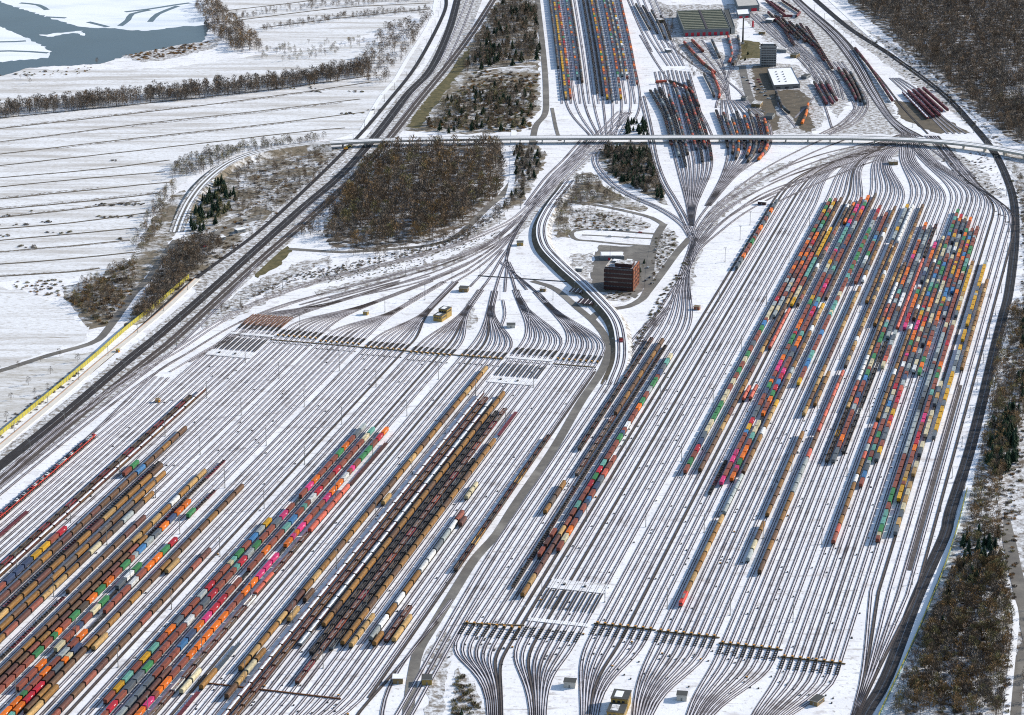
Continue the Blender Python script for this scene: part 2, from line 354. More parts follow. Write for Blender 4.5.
patch('verge', [(1003, 150), (1022, 200), (1026, 260), (1020, 300), (1060, 295), (1060, 150)], 'speckled')
patch('verge', [(870, 52), (905, 78), (950, 110), (985, 140), (1003, 146), (960, 100), (905, 52), (850, 20), (830, 20)], 'speckled')
patch('earth_strip', [(895, 100), (925, 105), (960, 128), (972, 133), (935, 133), (900, 118)], 'earth')
patch('scrub', [(594, 150), (600, 142), (648, 142), (656, 165), (668, 205), (655, 200), (625, 186), (603, 170)], 'scrub_floor')
patch('scrub', [(553, 222), (556, 200), (575, 175), (592, 172), (606, 188), (648, 208), (640, 212), (600, 204), (570, 205), (570, 238), (557, 238)], 'scrub_floor')
patch('scrub', [(570, 207), (600, 209), (632, 217), (652, 226), (640, 231), (600, 228), (572, 232)], 'speckled')
patch('scrub', [(508, 145), (535, 145), (548, 155), (538, 178), (522, 204), (500, 212), (516, 186), (528, 168)], 'scrub_floor')
patch('depot_yard', [(735, 50), (768, 62), (800, 66), (818, 92), (826, 120), (812, 134), (770, 134), (748, 110), (730, 70)], 'speckled')
patch('depot_yard', [(752, 66), (768, 66), (776, 90), (800, 90), (812, 100), (808, 112), (815, 128), (806, 132), (798, 128), (790, 112), (776, 106), (780, 128), (770, 132), (756, 100)], 'earth')
patch('depot_yard', [(655, 5), (735, 4), (740, 45), (700, 40), (668, 30)], 'speckled')
patch('depot_yard', [(755, 5), (800, 20), (850, 60), (858, 90), (838, 118), (822, 95), (800, 60), (765, 40), (744, 20)], 'speckled')
patch('grass_verge', [(742, 40), (760, 42), (764, 58), (740, 60)], 'grass_bank')
patch('scrub', [(655, 235), (668, 228), (676, 232), (678, 245), (652, 288), (648, 280)], 'speckled')
patch('scrub', [(603, 283), (628, 285), (640, 294), (628, 301), (606, 301), (596, 292)], 'speckled')
patch('tower_forecourt', [(598, 245), (655, 246), (648, 285), (634, 298), (594, 290), (590, 270)], 'asphalt')
patch('scrub', [(570, 255), (592, 252), (590, 286), (574, 276)], 'speckled')
patch('rough_strip', [(0, 455), (95, 378), (140, 340), (150, 340), (100, 385), (0, 470), (-40, 500), (-40, 485)], 'speckled')
patch('rough_strip', [(190, 282), (270, 215), (350, 140), (362, 140), (330, 178), (262, 242), (200, 296)], 'speckled')
patch('rough_strip', [(424, 716), (430, 680), (425, 655), (445, 630), (455, 640), (446, 680), (442, 716)], 'speckled')
patch('rough_strip', [(455, 716), (458, 668), (475, 690), (492, 716)], 'speckled')
patch('hedge_strip', [(215, 318), (290, 284), (385, 262), (455, 243), (505, 212), (506, 219), (458, 247), (388, 267), (295, 289), (222, 323)], 'speckled')
patch('hedge_strip', [(315, 291), (385, 274), (450, 257), (500, 233), (503, 238), (455, 264), (388, 281), (320, 297)], 'speckled')
patch('grass_verge', [(252, 266), (268, 254), (288, 246), (292, 250), (276, 268), (258, 278)], 'grass_bank')
patch('rough_strip', [(200, 318), (250, 285), (300, 262), (330, 256), (330, 262), (300, 272), (255, 296), (205, 330)], 'speckled')
patch('rough_strip', [(470, 300), (478, 318), (470, 330), (462, 318)], 'speckled'); patch('rough_strip', [(505, 262), (540, 255), (548, 268), (530, 276), (512, 272)], 'snow')
patch('cinder_ground', [(645, -4), (668, 30), (690, 62), (712, 84), (722, 112), (735, 60), (700, 40), (675, 8)], 'speckled')
patch('cinder_ground', [(762, -4), (800, 2), (850, 45), (884, 92), (905, 134), (830, 134), (858, 104), (845, 80), (815, 50), (780, 20)], 'speckled', rough=3.5)
patch('cinder_ground', [(800, 170), (850, 146), (905, 139), (945, 143), (985, 172), (1003, 196), (985, 196), (955, 165), (920, 154), (880, 158), (840, 168)], 'speckled', rough=3.5)
patch('cinder_ground', [(690, 244), (703, 218), (735, 188), (775, 166), (800, 158), (770, 180), (735, 206), (708, 232), (697, 262), (690, 300), (684, 296), (684, 262)], 'speckled')
patch('cinder_ground', [(508, 244), (520, 218), (545, 188), (575, 158), (592, 142), (606, 142), (590, 160), (560, 190), (535, 216), (520, 236)], 'speckled')
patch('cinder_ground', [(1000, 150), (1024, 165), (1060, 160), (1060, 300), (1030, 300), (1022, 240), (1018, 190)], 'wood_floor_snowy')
# lake with drifting ice
patch('water', [(-80, 76), (-80, -5), (190, -5), (205, 12), (210, 28), (203, 42), (178, 46), (150, 52), (125, 56), (100, 64), (60, 66), (30, 68), (0, 76)], 'water')
patch('ice_sheet', [(-20, -5), (200, -5), (208, 14), (205, 25), (180, 27), (145, 31), (118, 29), (80, 27), (50, 18), (25, 10)], 'ice')
patch('ice_sheet', [(-80, 26), (0, 27), (18, 34), (35, 42), (50, 51), (48, 58), (25, 60), (0, 62), (-80, 64)], 'ice')
patch('ice_sheet', [(80, 34), (75, 32), (84, 33), (84, 36)], 'ice'); patch('ice_sheet', [(38, 35), (62, 33), (82, 31), (84, 35), (72, 33), (48, 37)], 'ice')
for pts in [[(125, 12), (150, 9), (175, 5), (190, 3)], [(150, 22), (158, 14), (178, 6)], [(120, 26), (128, 20), (132, 14), (150, 10)], [(20, 3), (38, 5), (47, 10)], [(45, 17), (66, 18)], [(88, 22), (108, 27)]]:
    mb = MB(); mb.ribbon(smooth(GP(pts), 30), -4, 4, 0.155, 'water'); structure('open_water_lead', mb)
for pts, w in [([(-60, 40), (0, 42), (26, 41)], 4), ([(-50, 53), (10, 51), (48, 53)], 4)]:
    mb = MB(); mb.ribbon(smooth(GP(pts), 30), -w, w, 0.155, 'water'); structure('open_water_lead', mb)
patch('reed_bank', [(122, 56), (140, 53), (160, 49), (185, 44), (205, 42), (220, 38), (215, 48), (190, 54), (165, 60), (140, 62)], 'speckled')

# field ditches and the farm track under the tree row
ditches = [((-40, 133), (130, 114), (260, 98), (372, 82)), ((-40, 147), (150, 123), (260, 111), (360, 99)), ((-40, 159), (120, 140), (260, 125), (365, 112)), ((-40, 170), (170, 147), (300, 132), (345, 128)), ((-40, 181), (90, 170), (170, 160)),
           ((-40, 191), (90, 178), (165, 172)), ((-40, 203), (100, 189), (172, 182)), ((-40, 213), (100, 200), (160, 193)), ((-40, 222), (60, 211), (140, 201)), ((-40, 232), (70, 223), (145, 213)), ((-40, 244), (60, 235), (136, 228)),
           ((-40, 255), (70, 246), (130, 240)), ((-40, 267), (70, 259), (136, 252)), ((-40, 279), (70, 272), (100, 268)), ((-40, 122), (120, 106), (260, 91), (370, 76))]
for i, d in enumerate(ditches):
    P = smooth(GP(d), 25); P = [(p[0] + random.uniform(-.6, .6), p[1] + random.uniform(-.6, .6)) for p in P]
    mb = MB(); mb.ribbon(P, -1.6, 1.6, 0.16 + 0.002 * i, 'earth'); structure('ditch', mb)
    k = 0
    while k < len(P) - 4:                                            # uneven grass margins
        n = random.randint(4, 14)
        if random.random() < .55:
            q = P[k:k + n]; mb = MB(); sd_ = random.choice((-1, 1)); mb.ribbon(q, sd_ * 1.5, sd_ * (1.5 + random.uniform(1.5, 7)), 0.155 + 0.0003 * i, 'speckled'); structure('grass_margin', mb)
        k += n
for d in [((215, 12), (300, 2), (330, -3)), ((240, 20), (340, 8), (430, 3)), ((260, 28), (350, 17), (430, 9))]:
    mb = MB(); mb.ribbon(smooth(GP(d), 25), -2, 2, 0.16, 'earth'); structure('ditch', mb)

# ------------------------------------------------------------------ roads
RZ = [0.19]
def road(px, w, mt='asphalt', name='road', kerb=False, wp=None):
    RZ[0] += 0.0025; P = smooth(wp if wp else GP(px), 10)
    mb = MB(); mb.ribbon(P, -w / 2, w / 2, RZ[0], mt); o = structure(name, mb)
    if kerb:
        for s in (-1, 1):
            k = MB(); k.beam(P, s * w / 2 - 0.12, s * w / 2 + 0.12, RZ[0] - 0.1, RZ[0] + 0.12, 'concrete'); k.build('kerb', o)
    return P
road([(406, 735), (409, 705), (413, 675), (419, 650), (434, 625), (454, 592), (475, 559), (497, 534), (516, 504), (553, 450), (581, 402), (600, 374), (608, 356), (608, 345), (603, 333), (592, 320), (580, 310), (555, 289), (532, 281)], 6.8)
road([(592, 319), (598, 313), (612, 309), (628, 306.5), (642, 299), (648, 289), (649, 279), (652, 255), (657, 236), (664, 224)], 7.5)
road([(643, 298), (660, 276), (676, 254), (690, 238)], 7)
road([(664, 225), (652, 218), (634, 213), (601, 206), (580, 203), (566, 201)], 6)
road([(652, 246), (620, 244), (592, 241), (578, 240), (572, 236), (575, 230.5), (600, 229.5), (630, 232), (655, 234)], 4.5)
road([(655, 239), (620, 237), (595, 235.5), (582, 235)], 3)
road([(535, 141), (531, 149), (526, 163), (515, 178), (503, 194), (486, 209), (460, 234), (440, 243), (418, 247), (380, 250), (340, 252), (289, 249)], 7)
road([(503, 196), (514, 199), (526, 200)], 5)
road([(532, 145), (536, 126), (545, 114), (546, 95), (544, 60), (537, -5)], 7)
road([(176, 240), (160, 262), (148, 280), (135, 292), (122, 310), (109, 328), (98, 340), (80, 347), (50, 355), (0, 371), (-60, 388)], 7)
road([(135, 290), (128, 281), (116, 280), (110, 283), (114, 288), (124, 288), (133, 287)], 4)
road([(1004, 520), (1010, 545), (1014, 565), (1022, 600), (1030, 640)], 9, 'asphalt')
road([(1030, 640), (1022, 660), (1016, 690), (1014, 720)], 8, 'asphalt')
road([(1012, 600), (1016, 618), (1012, 660), (1006, 720)], 4, 'snow_clean', 'path')
road([(998, 540), (1002, 500), (1010, 460), (1024, 420)], 5, 'speckled', 'path')
road([(770, 134), (757, 112), (748, 92), (742, 66)], 9, 'asphalt')
road([(560, 141), (556, 128), (552, 108)], 4, 'asphalt')
road([(200, 250), (212, 237), (225, 228), (245, 222), (262, 218)], 7, 'asphalt')
road([(222, 222), (240, 214), (262, 200), (290, 178)], 5, 'speckled', 'path')
road([(506, 205), (512, 180), (513, 150), (514, 130)], 6, 'snow_clean', 'path')
road([(437, -5), (430, 22), (408, 58), (395, 80), (380, 98), (362, 130)], 5, 'snow_clean', 'path')
road([(1010, 330), (985, 420), (962, 510), (930, 590), (905, 655), (880, 720)], 4.5, 'snow_clean', 'path')
road([(830, 0), (870, 36), (920, 76), (965, 112), (995, 142)], 6, 'snow_clean', 'path')
road([(478, 72), (500, 68), (536, 66)], 4, 'snow_clean', 'path')
# concrete cable strip inside the noise wall, with a rust-coloured edge
strip = smooth(GP([(196, 279), (165, 308), (129, 338), (99, 362), (60, 396), (0, 446), (-50, 488)]), 20)
mb = MB(); mb.beam(strip, -4.2, 0.4, 0, 0.55, 'concrete_pale'); so_ = structure('concrete_walkway', mb)
mb = MB(); mb.beam(strip, 0.42, 1.4, 0, 0.7, 'pinkish_concrete'); mb.build('edge_kerb', so_)

# ------------------------------------------------------------------ railway tracks
TI = [0]
TRACKS = []
def track(path, bed='bed_snowy', w=2.5, rail='rail', rw=0.17):
    """one track: ballast bed and two rails; path in ground metres, optional z as third value"""
    TI[0] += 1; z = 0.27 + (TI[0] % 48) * 0.0032
    mb = MB()
    if w < 3.2 and bed != 'bed_bare':                                # snow between the rails, bare ballast along each rail
        mb.ribbon(path, -w / 2, w / 2, z, bed)
        for s in (-1, 1): mb.ribbon(path, s * 0.75 - .29, s * 0.75 + .29, z + .0015, 'ballast_edge')
    else: mb.ribbon(path, -min(w, 2.1 if bed == 'bed_bare' and w < 3 else 9) / 2, min(w, 2.1 if bed == 'bed_bare' and w < 3 else 9) / 2, z, bed)
    o = structure('railway_track', mb)
    for s in (-1, 1):
        r = MB(); r.beam(path, s * 0.75 - rw / 2, s * 0.75 + rw / 2, z + 0.005, z + 0.19, rail); r.build('rail', o)
    TRACKS.append(path); return o
def ptrack(px, n=1, gap=4.5, step=12, bed='bed_snowy', w=2.7, z=None, centre=True):
    P = smooth(GP(px), step); out = []
    for i in range(n):
        d = (i - (n - 1) / 2) * gap if centre else i * gap
        Q = offset(P, d)
        if z is not None: Q = [(q[0], q[1], z) for q in Q]
        track(Q, bed, w); out.append(Q)
    return out
BEDS = ['bed_snowy', 'bed_snowy', 'bed_mid', 'bed_snowy', 'bed_mid']
# sorting yard on the noise-wall side: eight bundles of eight
LB = [-748.0, -709.0, -669.4, -628.4, -588.0, -545.1, -506.0, -466.7]
LU = [1972, 1962, 1956, 1951, 1947.5, 1950, 1965, 1961]            # retarder row
LT = [((340, 301), (400, 283)), ((376, 302), (431, 281)), ((401, 308), (444, 282)), ((430, 309), (456, 282)), ((470, 306), (481, 290)), ((491.5, 306), (495, 291)), ((518.5, 298), (515.5, 290)), ((546, 303), (536, 292))]
LEFT_TRACKS = []
def bez(a, b, c, d, n=10):
    out = []
    for i in range(n + 1):
        t = i / n; s = 1 - t
        out.append(tuple(s ** 3 * a[k] + 3 * s * s * t * b[k] + 3 * s * t * t * c[k] + t ** 3 * d[k] for k in range(2)))
    return out
RET = []                                                            # retarder places: (x, y, heading, bundle)
for b in range(8):
    T1 = G(*LT[b][0]); T2 = G(*LT[b][1]); td = np.array(T2) - np.array(T1); td = td / np.hypot(*td)
    for i in range(8):
        v = LB[b] + 4.75 * i; LEFT_TRACKS.append(v)
        near = 1120 if b < 4 else 1215
        A = W(LU[b], v)
        up = W(LU[b] + 22, v + (0.6 if b < 7 else -1.0))
        d = max(60.0, math.hypot(T1[0] - up[0], T1[1] - up[1]))
        lat = (i - 3.5) * 0.55
        E1 = (T1[0] + lat * td[1], T1[1] - lat * td[0])
        cur = bez(up, (up[0] + DU[0] * d * .35, up[1] + DU[1] * d * .35), (E1[0] - td[0] * d * .45, E1[1] - td[1] * d * .45), E1)
        tail = [(E1[0] + (T2[0] - T1[0]) * k, E1[1] + (T2[1] - T1[1]) * k) for k in (.5, 1.0)] if i in (0, 2, 5, 7) else []
        low = []
        if b >= 4:                                                  # southern ladder
            u0 = [1268, 1285, 1316, 1345][b - 4]; thr = W([1110, 1120, 1150, 1215][b - 4], [-560, -548, -512, -470][b - 4] + (i - 3.5) * 0.8)
            st = W(u0, v); low = bez(thr, (thr[0] + DU[0] * 60, thr[1] + DU[1] * 60), (st[0] - DU[0] * 70, st[1] - DU[1] * 70), st)
        else: low = [W(near, v)]
        bed = BEDS[(b * 3 + i * 7) % 5] if random.random() > 0.04 else 'bed_bare'
        track(low + [A, up] + cur[1:] + tail, bed)
        RET.append((W(LU[b] + 9, v), AZ, b, i))
# trunk lines from the bundle throats to the hump
for px in [[(400, 283), (440, 270), (480, 252), (512, 233), (525, 217), (545, 190), (572, 160), (590, 137)], [(431, 281), (465, 266), (490, 250), (513, 232), (530, 211), (550, 189), (578, 160), (596, 137)],
           [(444, 282), (470, 268), (495, 250), (513, 233), (528, 215)], [(456, 282), (478, 268), (500, 250), (512, 236), (522, 222)], [(481, 290), (490, 278), (502, 258), (510, 246), (517, 232), (530, 212)],
           [(495, 291), (500, 275), (507, 258), (510, 246), (515, 234)], [(515.5, 290), (512, 278), (507, 262), (508, 250), (514, 236)], [(536, 292), (520, 279), (508, 266), (507, 256), (512, 240), (524, 220), (540, 200), (560, 175), (584, 148), (600, 130)],
           [(330, 298), (400, 278), (450, 262), (490, 244), (520, 220)], [(300, 305), (380, 283), (440, 266), (485, 246), (518, 218)], [(500, 262), (512, 272), (527, 284), (545, 300)], [(420, 284), (455, 270), (488, 252)], [(470, 287), (488, 268), (503, 250)], [(505, 292), (506, 278), (508, 262)], [(527, 290), (516, 276), (509, 262)]]:
    ptrack(px, bed='bed_mid')
ptrack([(535, 207), (556, 182), (580, 158), (602, 137), (625, 112)], 4, 5.2, bed='bed_snowy')
ptrack([(528, 205), (548, 178), (566, 160), (586, 137)], 2, 5.2, bed='bed_mid')
# long freight loop under the wood and the tracks beside it
ptrack([(-30, 505), (60, 428), (130, 378), (178, 350), (215, 325), (256, 303), (319, 281), (383, 265), (449, 247), (486, 233), (516, 218), (540, 195), (562, 172), (590, 139)], 2, 4.6, bed='bed_snowy')
ptrack([(-30, 520), (70, 438), (140, 384), (190, 352), (235, 325), (280, 306), (330, 292), (400, 274), (460, 256), (500, 236), (522, 216)], 1, bed='bed_mid')
for px in [[(170, 372), (230, 338), (300, 312), (370, 292), (430, 276)], [(240, 322), (310, 298), (380, 278), (440, 262), (480, 246)], [(360, 296), (420, 282), (470, 262)], [(410, 300), (440, 284), (470, 270)], [(520, 296), (528, 310), (530, 325)], [(503, 300), (505, 315), (500, 330)]]:
    ptrack(px, bed='bed_snowy')
ptrack([(190, 362), (240, 334), (290, 312), (340, 297), (400, 281)], 1, bed='bed_mid')
for v in (-761.5, -767, -756.5, -752):
    track([W(1180, v), W(1700, v), W(1770, v + 1.0), W(1840, v - 2.5)] if v < -755 else [W(1180, v), W(1900, v), W(1965, v + 2)], 'bed_snowy')
ptrack([(-40, 560), (20, 500), (96, 430), (125, 402), (160, 370), (190, 352)], 1, bed='bed_mid')
# main line on dark ballast
MLP = smooth(GP([(472, -6), (456, 34), (438, 69), (412, 98), (382, 137), (348, 175), (304, 214), (264, 249), (222, 287), (168, 335), (138, 360), (68, 417), (6, 466), (-46, 507)]), 15)
mb = MB(); mb.ribbon(MLP, -17, 17, 0.186, 'speckled'); structure('main_line_bed', mb)
for d_, b_ in ((-5.6, 'bed_mid'), (3.4, 'bed_snowy')): track(offset(MLP, d_), b_)
ptrack([(446, -6), (444, 13), (418, 63), (388, 102), (357, 138), (309, 186), (256, 234), (193, 281), (142, 327), (112, 354), (60, 397), (0, 447), (-50, 488)], 1, bed='bed_dark', w=4.6)
ptrack([(459, -6), (449, 30), (431, 69), (408, 94), (378, 133), (344, 172), (300, 210), (260, 246), (218, 284), (162, 333), (132, 357), (60, 418), (0, 466), (-50, 505)], 2, 5.0, bed='bed_dark', w=4.7)
ptrack([(497, -6), (472, 33), (449, 64), (418, 102), (388, 140), (354, 178), (310, 218), (270, 252), (228, 290), (176, 338), (146, 362), (80, 415), (20, 465), (-40, 513)], 2, 4.8, bed='bed_bare', w=4.0)
ptrack([(260, 262), (225, 300), (180, 345), (130, 385), (60, 440), (-30, 512)], 1, bed='bed_mid', w=3)
# sorting yard on the pine-wood side: six bundles of eight and the tracks beside them
RB = [-402.0, -363.7, -321.9, -281.1, -240.3, -200.1]
RTH = [(838, 158), (856, 154.5), (873, 152), (890, 150.5), (907, 151), (923, 154)]
RUP = [2455, 2485, 2515, 2535, 2540, 2540]
RTOP = [(900, 139), (904, 136), (908, 134), (910, 133), (909, 133), (908, 134)]
ROWU = [1446, 1452, 1466, 1465, 1457, 1447]
RTHR = [(495, 716), (538, 726), (589, 732), (640, 744), (690, 758), (746, 776)]
for b in range(6):
    T1 = G(*RTH[b]); T2 = G(*RTOP[b]); td = np.array(T2) - np.array(T1); td = td / np.hypot(*td)
    for i in range(8):
        v = RB[b] + 4.88 * i; ROW_U = ROWU[b]
        st = W(RUP[b] - abs(i - 3.5) * 6, v); d = math.hypot(T1[0] - st[0], T1[1] - st[1]); lat = (i - 3.5) * 2.0
        E1 = (T1[0] + lat * td[1], T1[1] - lat * td[0])
        cur = bez(st, (st[0] + DU[0] * d * .4, st[1] + DU[1] * d * .4), (E1[0] - td[0] * d * .4, E1[1] - td[1] * d * .4), E1)
        tail = [(E1[0] + (T2[0] - T1[0]) * k, E1[1] + (T2[1] - T1[1]) * k) for k in (.5, 1.0)] if i in (0, 1, 3, 4, 6, 7) else []
        A = W(ROW_U, v); B0 = W(ROW_U - 17, v)
        tu, tv = UV(*RTHR[b]); thr = W(tu, tv + (i - 3.5) * 1.15); far_ = G(RTHR[b][0], RTHR[b][1] - 20); dd = (far_[0] - G(*RTHR[b])[0], far_[1] - G(*RTHR[b])[1]); dl = math.hypot(*dd); dd = (dd[0] / dl, dd[1] / dl)
        low = bez(thr, (thr[0] + dd[0] * 75, thr[1] + dd[1] * 75), (B0[0] - DU[0] * 45, B0[1] - DU[1] * 45), B0)
        tl = [(thr[0] - dd[0] * 60, thr[1] - dd[1] * 60)]
        bed = BEDS[(b * 5 + i * 3) % 5] if random.random() > 0.05 else 'bed_bare'
        if b == 0 and i < 6:                                         # these end at the throat below the white field
            st = W(2045, v); e = G(683 + i * 1.3, 266); cur = bez(st, (st[0] + DU[0] * 70, st[1] + DU[1] * 70), G(670 + i * 3.2, 302), e); tail = [G(689 + i * 1.0, 250), G(692 + i * 1.2, 238)]
        track(tl + low + [A] + cur + tail, bed if not (b == 0 and i >= 6) else 'bed_bare')
        RET.append((W(ROW_U - 9, v), AZ, 10 + b, i))
for k, v in enumerate((-160.9, -156.0, -149.5, -143.4, -137.5, -132)):
    e = G(950 + k * 6, 166 + k * 4); st = W(2500 - k * 12, v); d = 160
    td = np.array(G(928, 136)) - np.array(e); td = td / np.hypot(*td)
    cur = bez(st, (st[0] + DU[0] * d * .5, st[1] + DU[1] * d * .5), (e[0] - td[0] * d * .5, e[1] - td[1] * d * .5), e)
    lowp = [W(1230, -151 - k * 0.3), W(1300, -150.5 - k * 0.1), W(1420, -150 + k * 1.2), W(1560, v)]
    track(smooth(lowp, 25)[:-1] + [W(1560, v)] + cur + [G(928 + k * 2, 136)], ['bed_snowy', 'bed_bare', 'bed_snowy', 'bed_mid'][k % 4])
# dark walkway strip in the yard
mb = MB(); mb.ribbon([W(1600, -140.5), W(1980, -141.2)], -1.4, 1.4, 0.26, 'bed_bare'); structure('cinder_path', mb)
# by-pass tracks between the service road and the yard
for k, v in enumerate((-407.0, -412.0, -416.8)):
    track(smooth([W(1230, -396.5 - k * 4.6), W(1330, -400 - k * 4.4), W(1450, -405 - k * 4.4), W(1560, v), W(1700, v), W(1900, v), W(2030, v - 0.5 * k), W(2120, v + 3 + k * 2)], 20), 'bed_mid' if k == 1 else 'bed_snowy')
for v in (-430.5,):
    track([W(1330, v), W(1880, v), W(1940, v)], 'bed_bare')
# diagonal ladder crossing the south end
ptrack([(438, 622), (425, 636), (405, 660), (386, 682), (360, 712), (345, 735)], 1, bed='bed_bare')
ptrack([(452, 600), (430, 628), (400, 668), (385, 700), (380, 735)], 1, bed='bed_mid')
# tracks round the signal tower, on an embankment
loop = [(571, 180), (563, 192), (552, 208), (542, 229), (545, 249), (563, 269), (583, 287), (603, 307), (616, 323), (621, 340), (621, 362), (612, 385)]
LP = smooth(GP(loop), 8)
mb = MB(); n = len(LP); hs = [3.6 * min(1, i / 14, (n - 1 - i) / 22) for i in range(n)]
for side in (-1, 1):
    A = offset(LP, side * 5.2); B = offset(LP, side * 9.5)
    for i in range(n - 1):
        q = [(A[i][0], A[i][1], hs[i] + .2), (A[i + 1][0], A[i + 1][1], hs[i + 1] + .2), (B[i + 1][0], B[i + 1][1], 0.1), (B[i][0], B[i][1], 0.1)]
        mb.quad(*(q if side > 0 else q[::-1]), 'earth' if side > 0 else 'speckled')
A = offset(LP, -5.2); B = offset(LP, 5.2)
for i in range(n - 1): mb.quad((A[i][0], A[i][1], hs[i] + .2), (B[i][0], B[i][1], hs[i] + .2), (B[i + 1][0], B[i + 1][1], hs[i + 1] + .2), (A[i + 1][0], A[i + 1][1], hs[i + 1] + .2), 'snow_clean')
structure('embankment', mb)
for d in (-2.4, 2.4):
    Q = offset(LP, d); track([(q[0], q[1], h) for q, h in zip(Q, hs)], 'bed_mid')
# throat south-east of the signal tower and its fans
for px in [[(692, 246), (700, 226), (716, 208), (740, 192), (775, 172), (820, 155), (870, 143), (905, 134)], [(694, 244), (706, 226), (724, 210), (750, 195), (790, 176), (840, 160), (890, 148), (935, 138)],
           [(690, 240), (697, 222), (710, 204), (722, 190), (738, 172), (758, 152), (770, 140)], [(693, 262), (700, 245), (715, 228), (738, 210), (765, 193), (800, 180), (830, 172)],
           [(700, 240), (722, 214), (756, 192), (800, 172), (850, 158), (895, 147)], [(702, 244), (728, 218), (764, 197), (806, 178), (842, 166)], [(696, 232), (712, 210), (735, 190), (766, 168), (800, 150), (826, 138)], [(697, 236), (716, 212), (742, 192), (775, 172), (812, 153), (850, 138)], [(760, 200), (800, 183), (845, 165), (880, 155)], [(776, 203), (812, 186), (850, 170), (878, 160)], [(770, 182), (810, 164), (850, 151), (886, 141)], [(930, 165), (915, 150), (900, 137)], [(960, 172), (935, 152), (912, 137)], [(975, 178), (948, 152), (925, 136)],
           [(690, 300), (688, 275), (698, 252), (720, 232), (745, 213), (775, 196)], [(620, 372), (640, 340), (664, 303), (684, 272), (695, 248), (712, 225)], [(628, 366), (650, 333), (672, 300), (690, 268)]]:
    ptrack(px, bed='bed_mid')
ptrack([(692, 238), (682, 224), (660, 209), (631, 196), (612, 184), (599, 170), (595, 158), (600, 148), (612, 132), (628, 112)], 2, 4.6)
ptrack([(692, 238), (684, 218), (674, 200), (663, 181), (655, 158), (649, 125), (642, 96)], 2, 4.6, bed='bed_mid')
# right-hand line on dark ballast
RL = [(852, 745), (866, 713), (887, 677), (917, 598), (945, 535), (950, 513), (968, 457), (981, 407), (993, 356), (1002, 320), (1009, 292), (1015, 241), (1014, 203), (1006, 176), (994, 152), (976, 129), (943, 94), (892, 56), (849, 28), (811, -4)]
ptrack(RL, 2, 4.2, bed='bed_dark', w=3.9)
# lines that leave the yard under the road bridge towards the far curve
for k in range(7):
    o = k * 6.0
    ptrack([(905 + k * 3, 137), (888 + o * .2, 120), (868 + o * .25, 92), (850 + o * .3, 62), (830 + o * .3, 36), (805 + o * .2, 12), (788 + o * .15, -5)], 1, bed='bed_snowy' if k % 3 else 'bed_bare')
ptrack([(928, 134), (905, 110), (880, 78), (862, 58), (838, 32), (806, 5), (797, -4)], 1, bed='bed_bare')
for k in range(4):
    ptrack([(948 + k * 6, 134), (930 + k * 4, 116), (905 + k * 5, 92), (890 + k * 3, 78)], 1, bed='bed_mid')
# arrival sidings beyond the bridge
FA0, FA1 = [], []
for k in range(18):
    t = k / 17
    P = [(549 + t * 70, -5), (556 + t * 75, 50), (562 + t * 78, 104)]
    ptrack(P + [(590 + t * 32, 138)] if k % 2 else P, 1, bed=['bed_snowy', 'bed_mid', 'bed_snowy', 'bed_snowy'][k % 4])
    FA0.append(P)
for k in range(9):                                                 # sidings with dark wagons, left group
    t = k / 8
    ptrack([(655 + t * 34, 70 + 4 * abs(t - .5)), (664 + t * 36, 110), (672 + t * 38, 146), (678 + t * 33, 170), (687 + t * 10, 204), (690 + t * 3, 226)], 1, bed='bed_mid')
    FA1.append([(650 + t * 38, 92 - t * 10), (664 + t * 36, 118), (672 + t * 38, 150), (679 + t * 32, 174)])
FA2 = []
for k in range(8):
    t = k / 7
    ptrack([(722 + t * 20, 100), (722 + t * 46, 122), (728 + t * 40, 150), (722 + t * 14, 176), (706 + t * 4, 206)], 1, bed='bed_mid')
    FA2.append([(716 + t * 46, 112), (726 + t * 42, 140), (727 + t * 36, 156), (722 + t * 24, 174)])
for px in [[(640, 35), (656, 62), (672, 84), (690, 96), (704, 118), (712, 135)], [(628, 0), (640, 28), (652, 52)], [(684, 44), (700, 62), (722, 80), (728, 100)], [(692, 42), (710, 62), (725, 82)], [(702, 40), (716, 60), (726, 78), (730, 100)], [(712, 40), (722, 62), (726, 80)],
           [(728, 38), (732, 55), (728, 78)], [(738, 38), (740, 54), (730, 74)], [(664, 40), (690, 62), (716, 80), (728, 96)], [(726, 80), (740, 92), (752, 106), (765, 112)], [(727, 84), (718, 100), (716, 108)],
           [(795, 118), (812, 100), (818, 88), (812, 70), (800, 50), (780, 25)], [(830, 135), (850, 118), (854, 105), (840, 85), (826, 64), (806, 40)], [(832, 128), (824, 104), (815, 88)], [(776, 90), (780, 108), (790, 120), (796, 128)]]:
    ptrack(px, bed='bed_mid')
for k in range(6):
    ptrack([(742 + k * 7, 8 + k * 3), (768 + k * 8, 32 + k * 4), (800 + k * 7, 60 + k * 3), (824 + k * 4, 90 + k * 2)], 1, bed='bed_mid')
for k in range(5):
    ptrack([(630 + k * 6, -4), (640 + k * 6, 20), (652 + k * 5, 42), (668 + k * 4, 66)], 1, bed='bed_snowy')
for k in range(4):
    ptrack([(820 + k * 4, 134), (842 + k * 5, 122), (856 + k * 4, 104), (846 + k * 4, 84), (830 + k * 4, 62)], 1, bed='bed_mid')
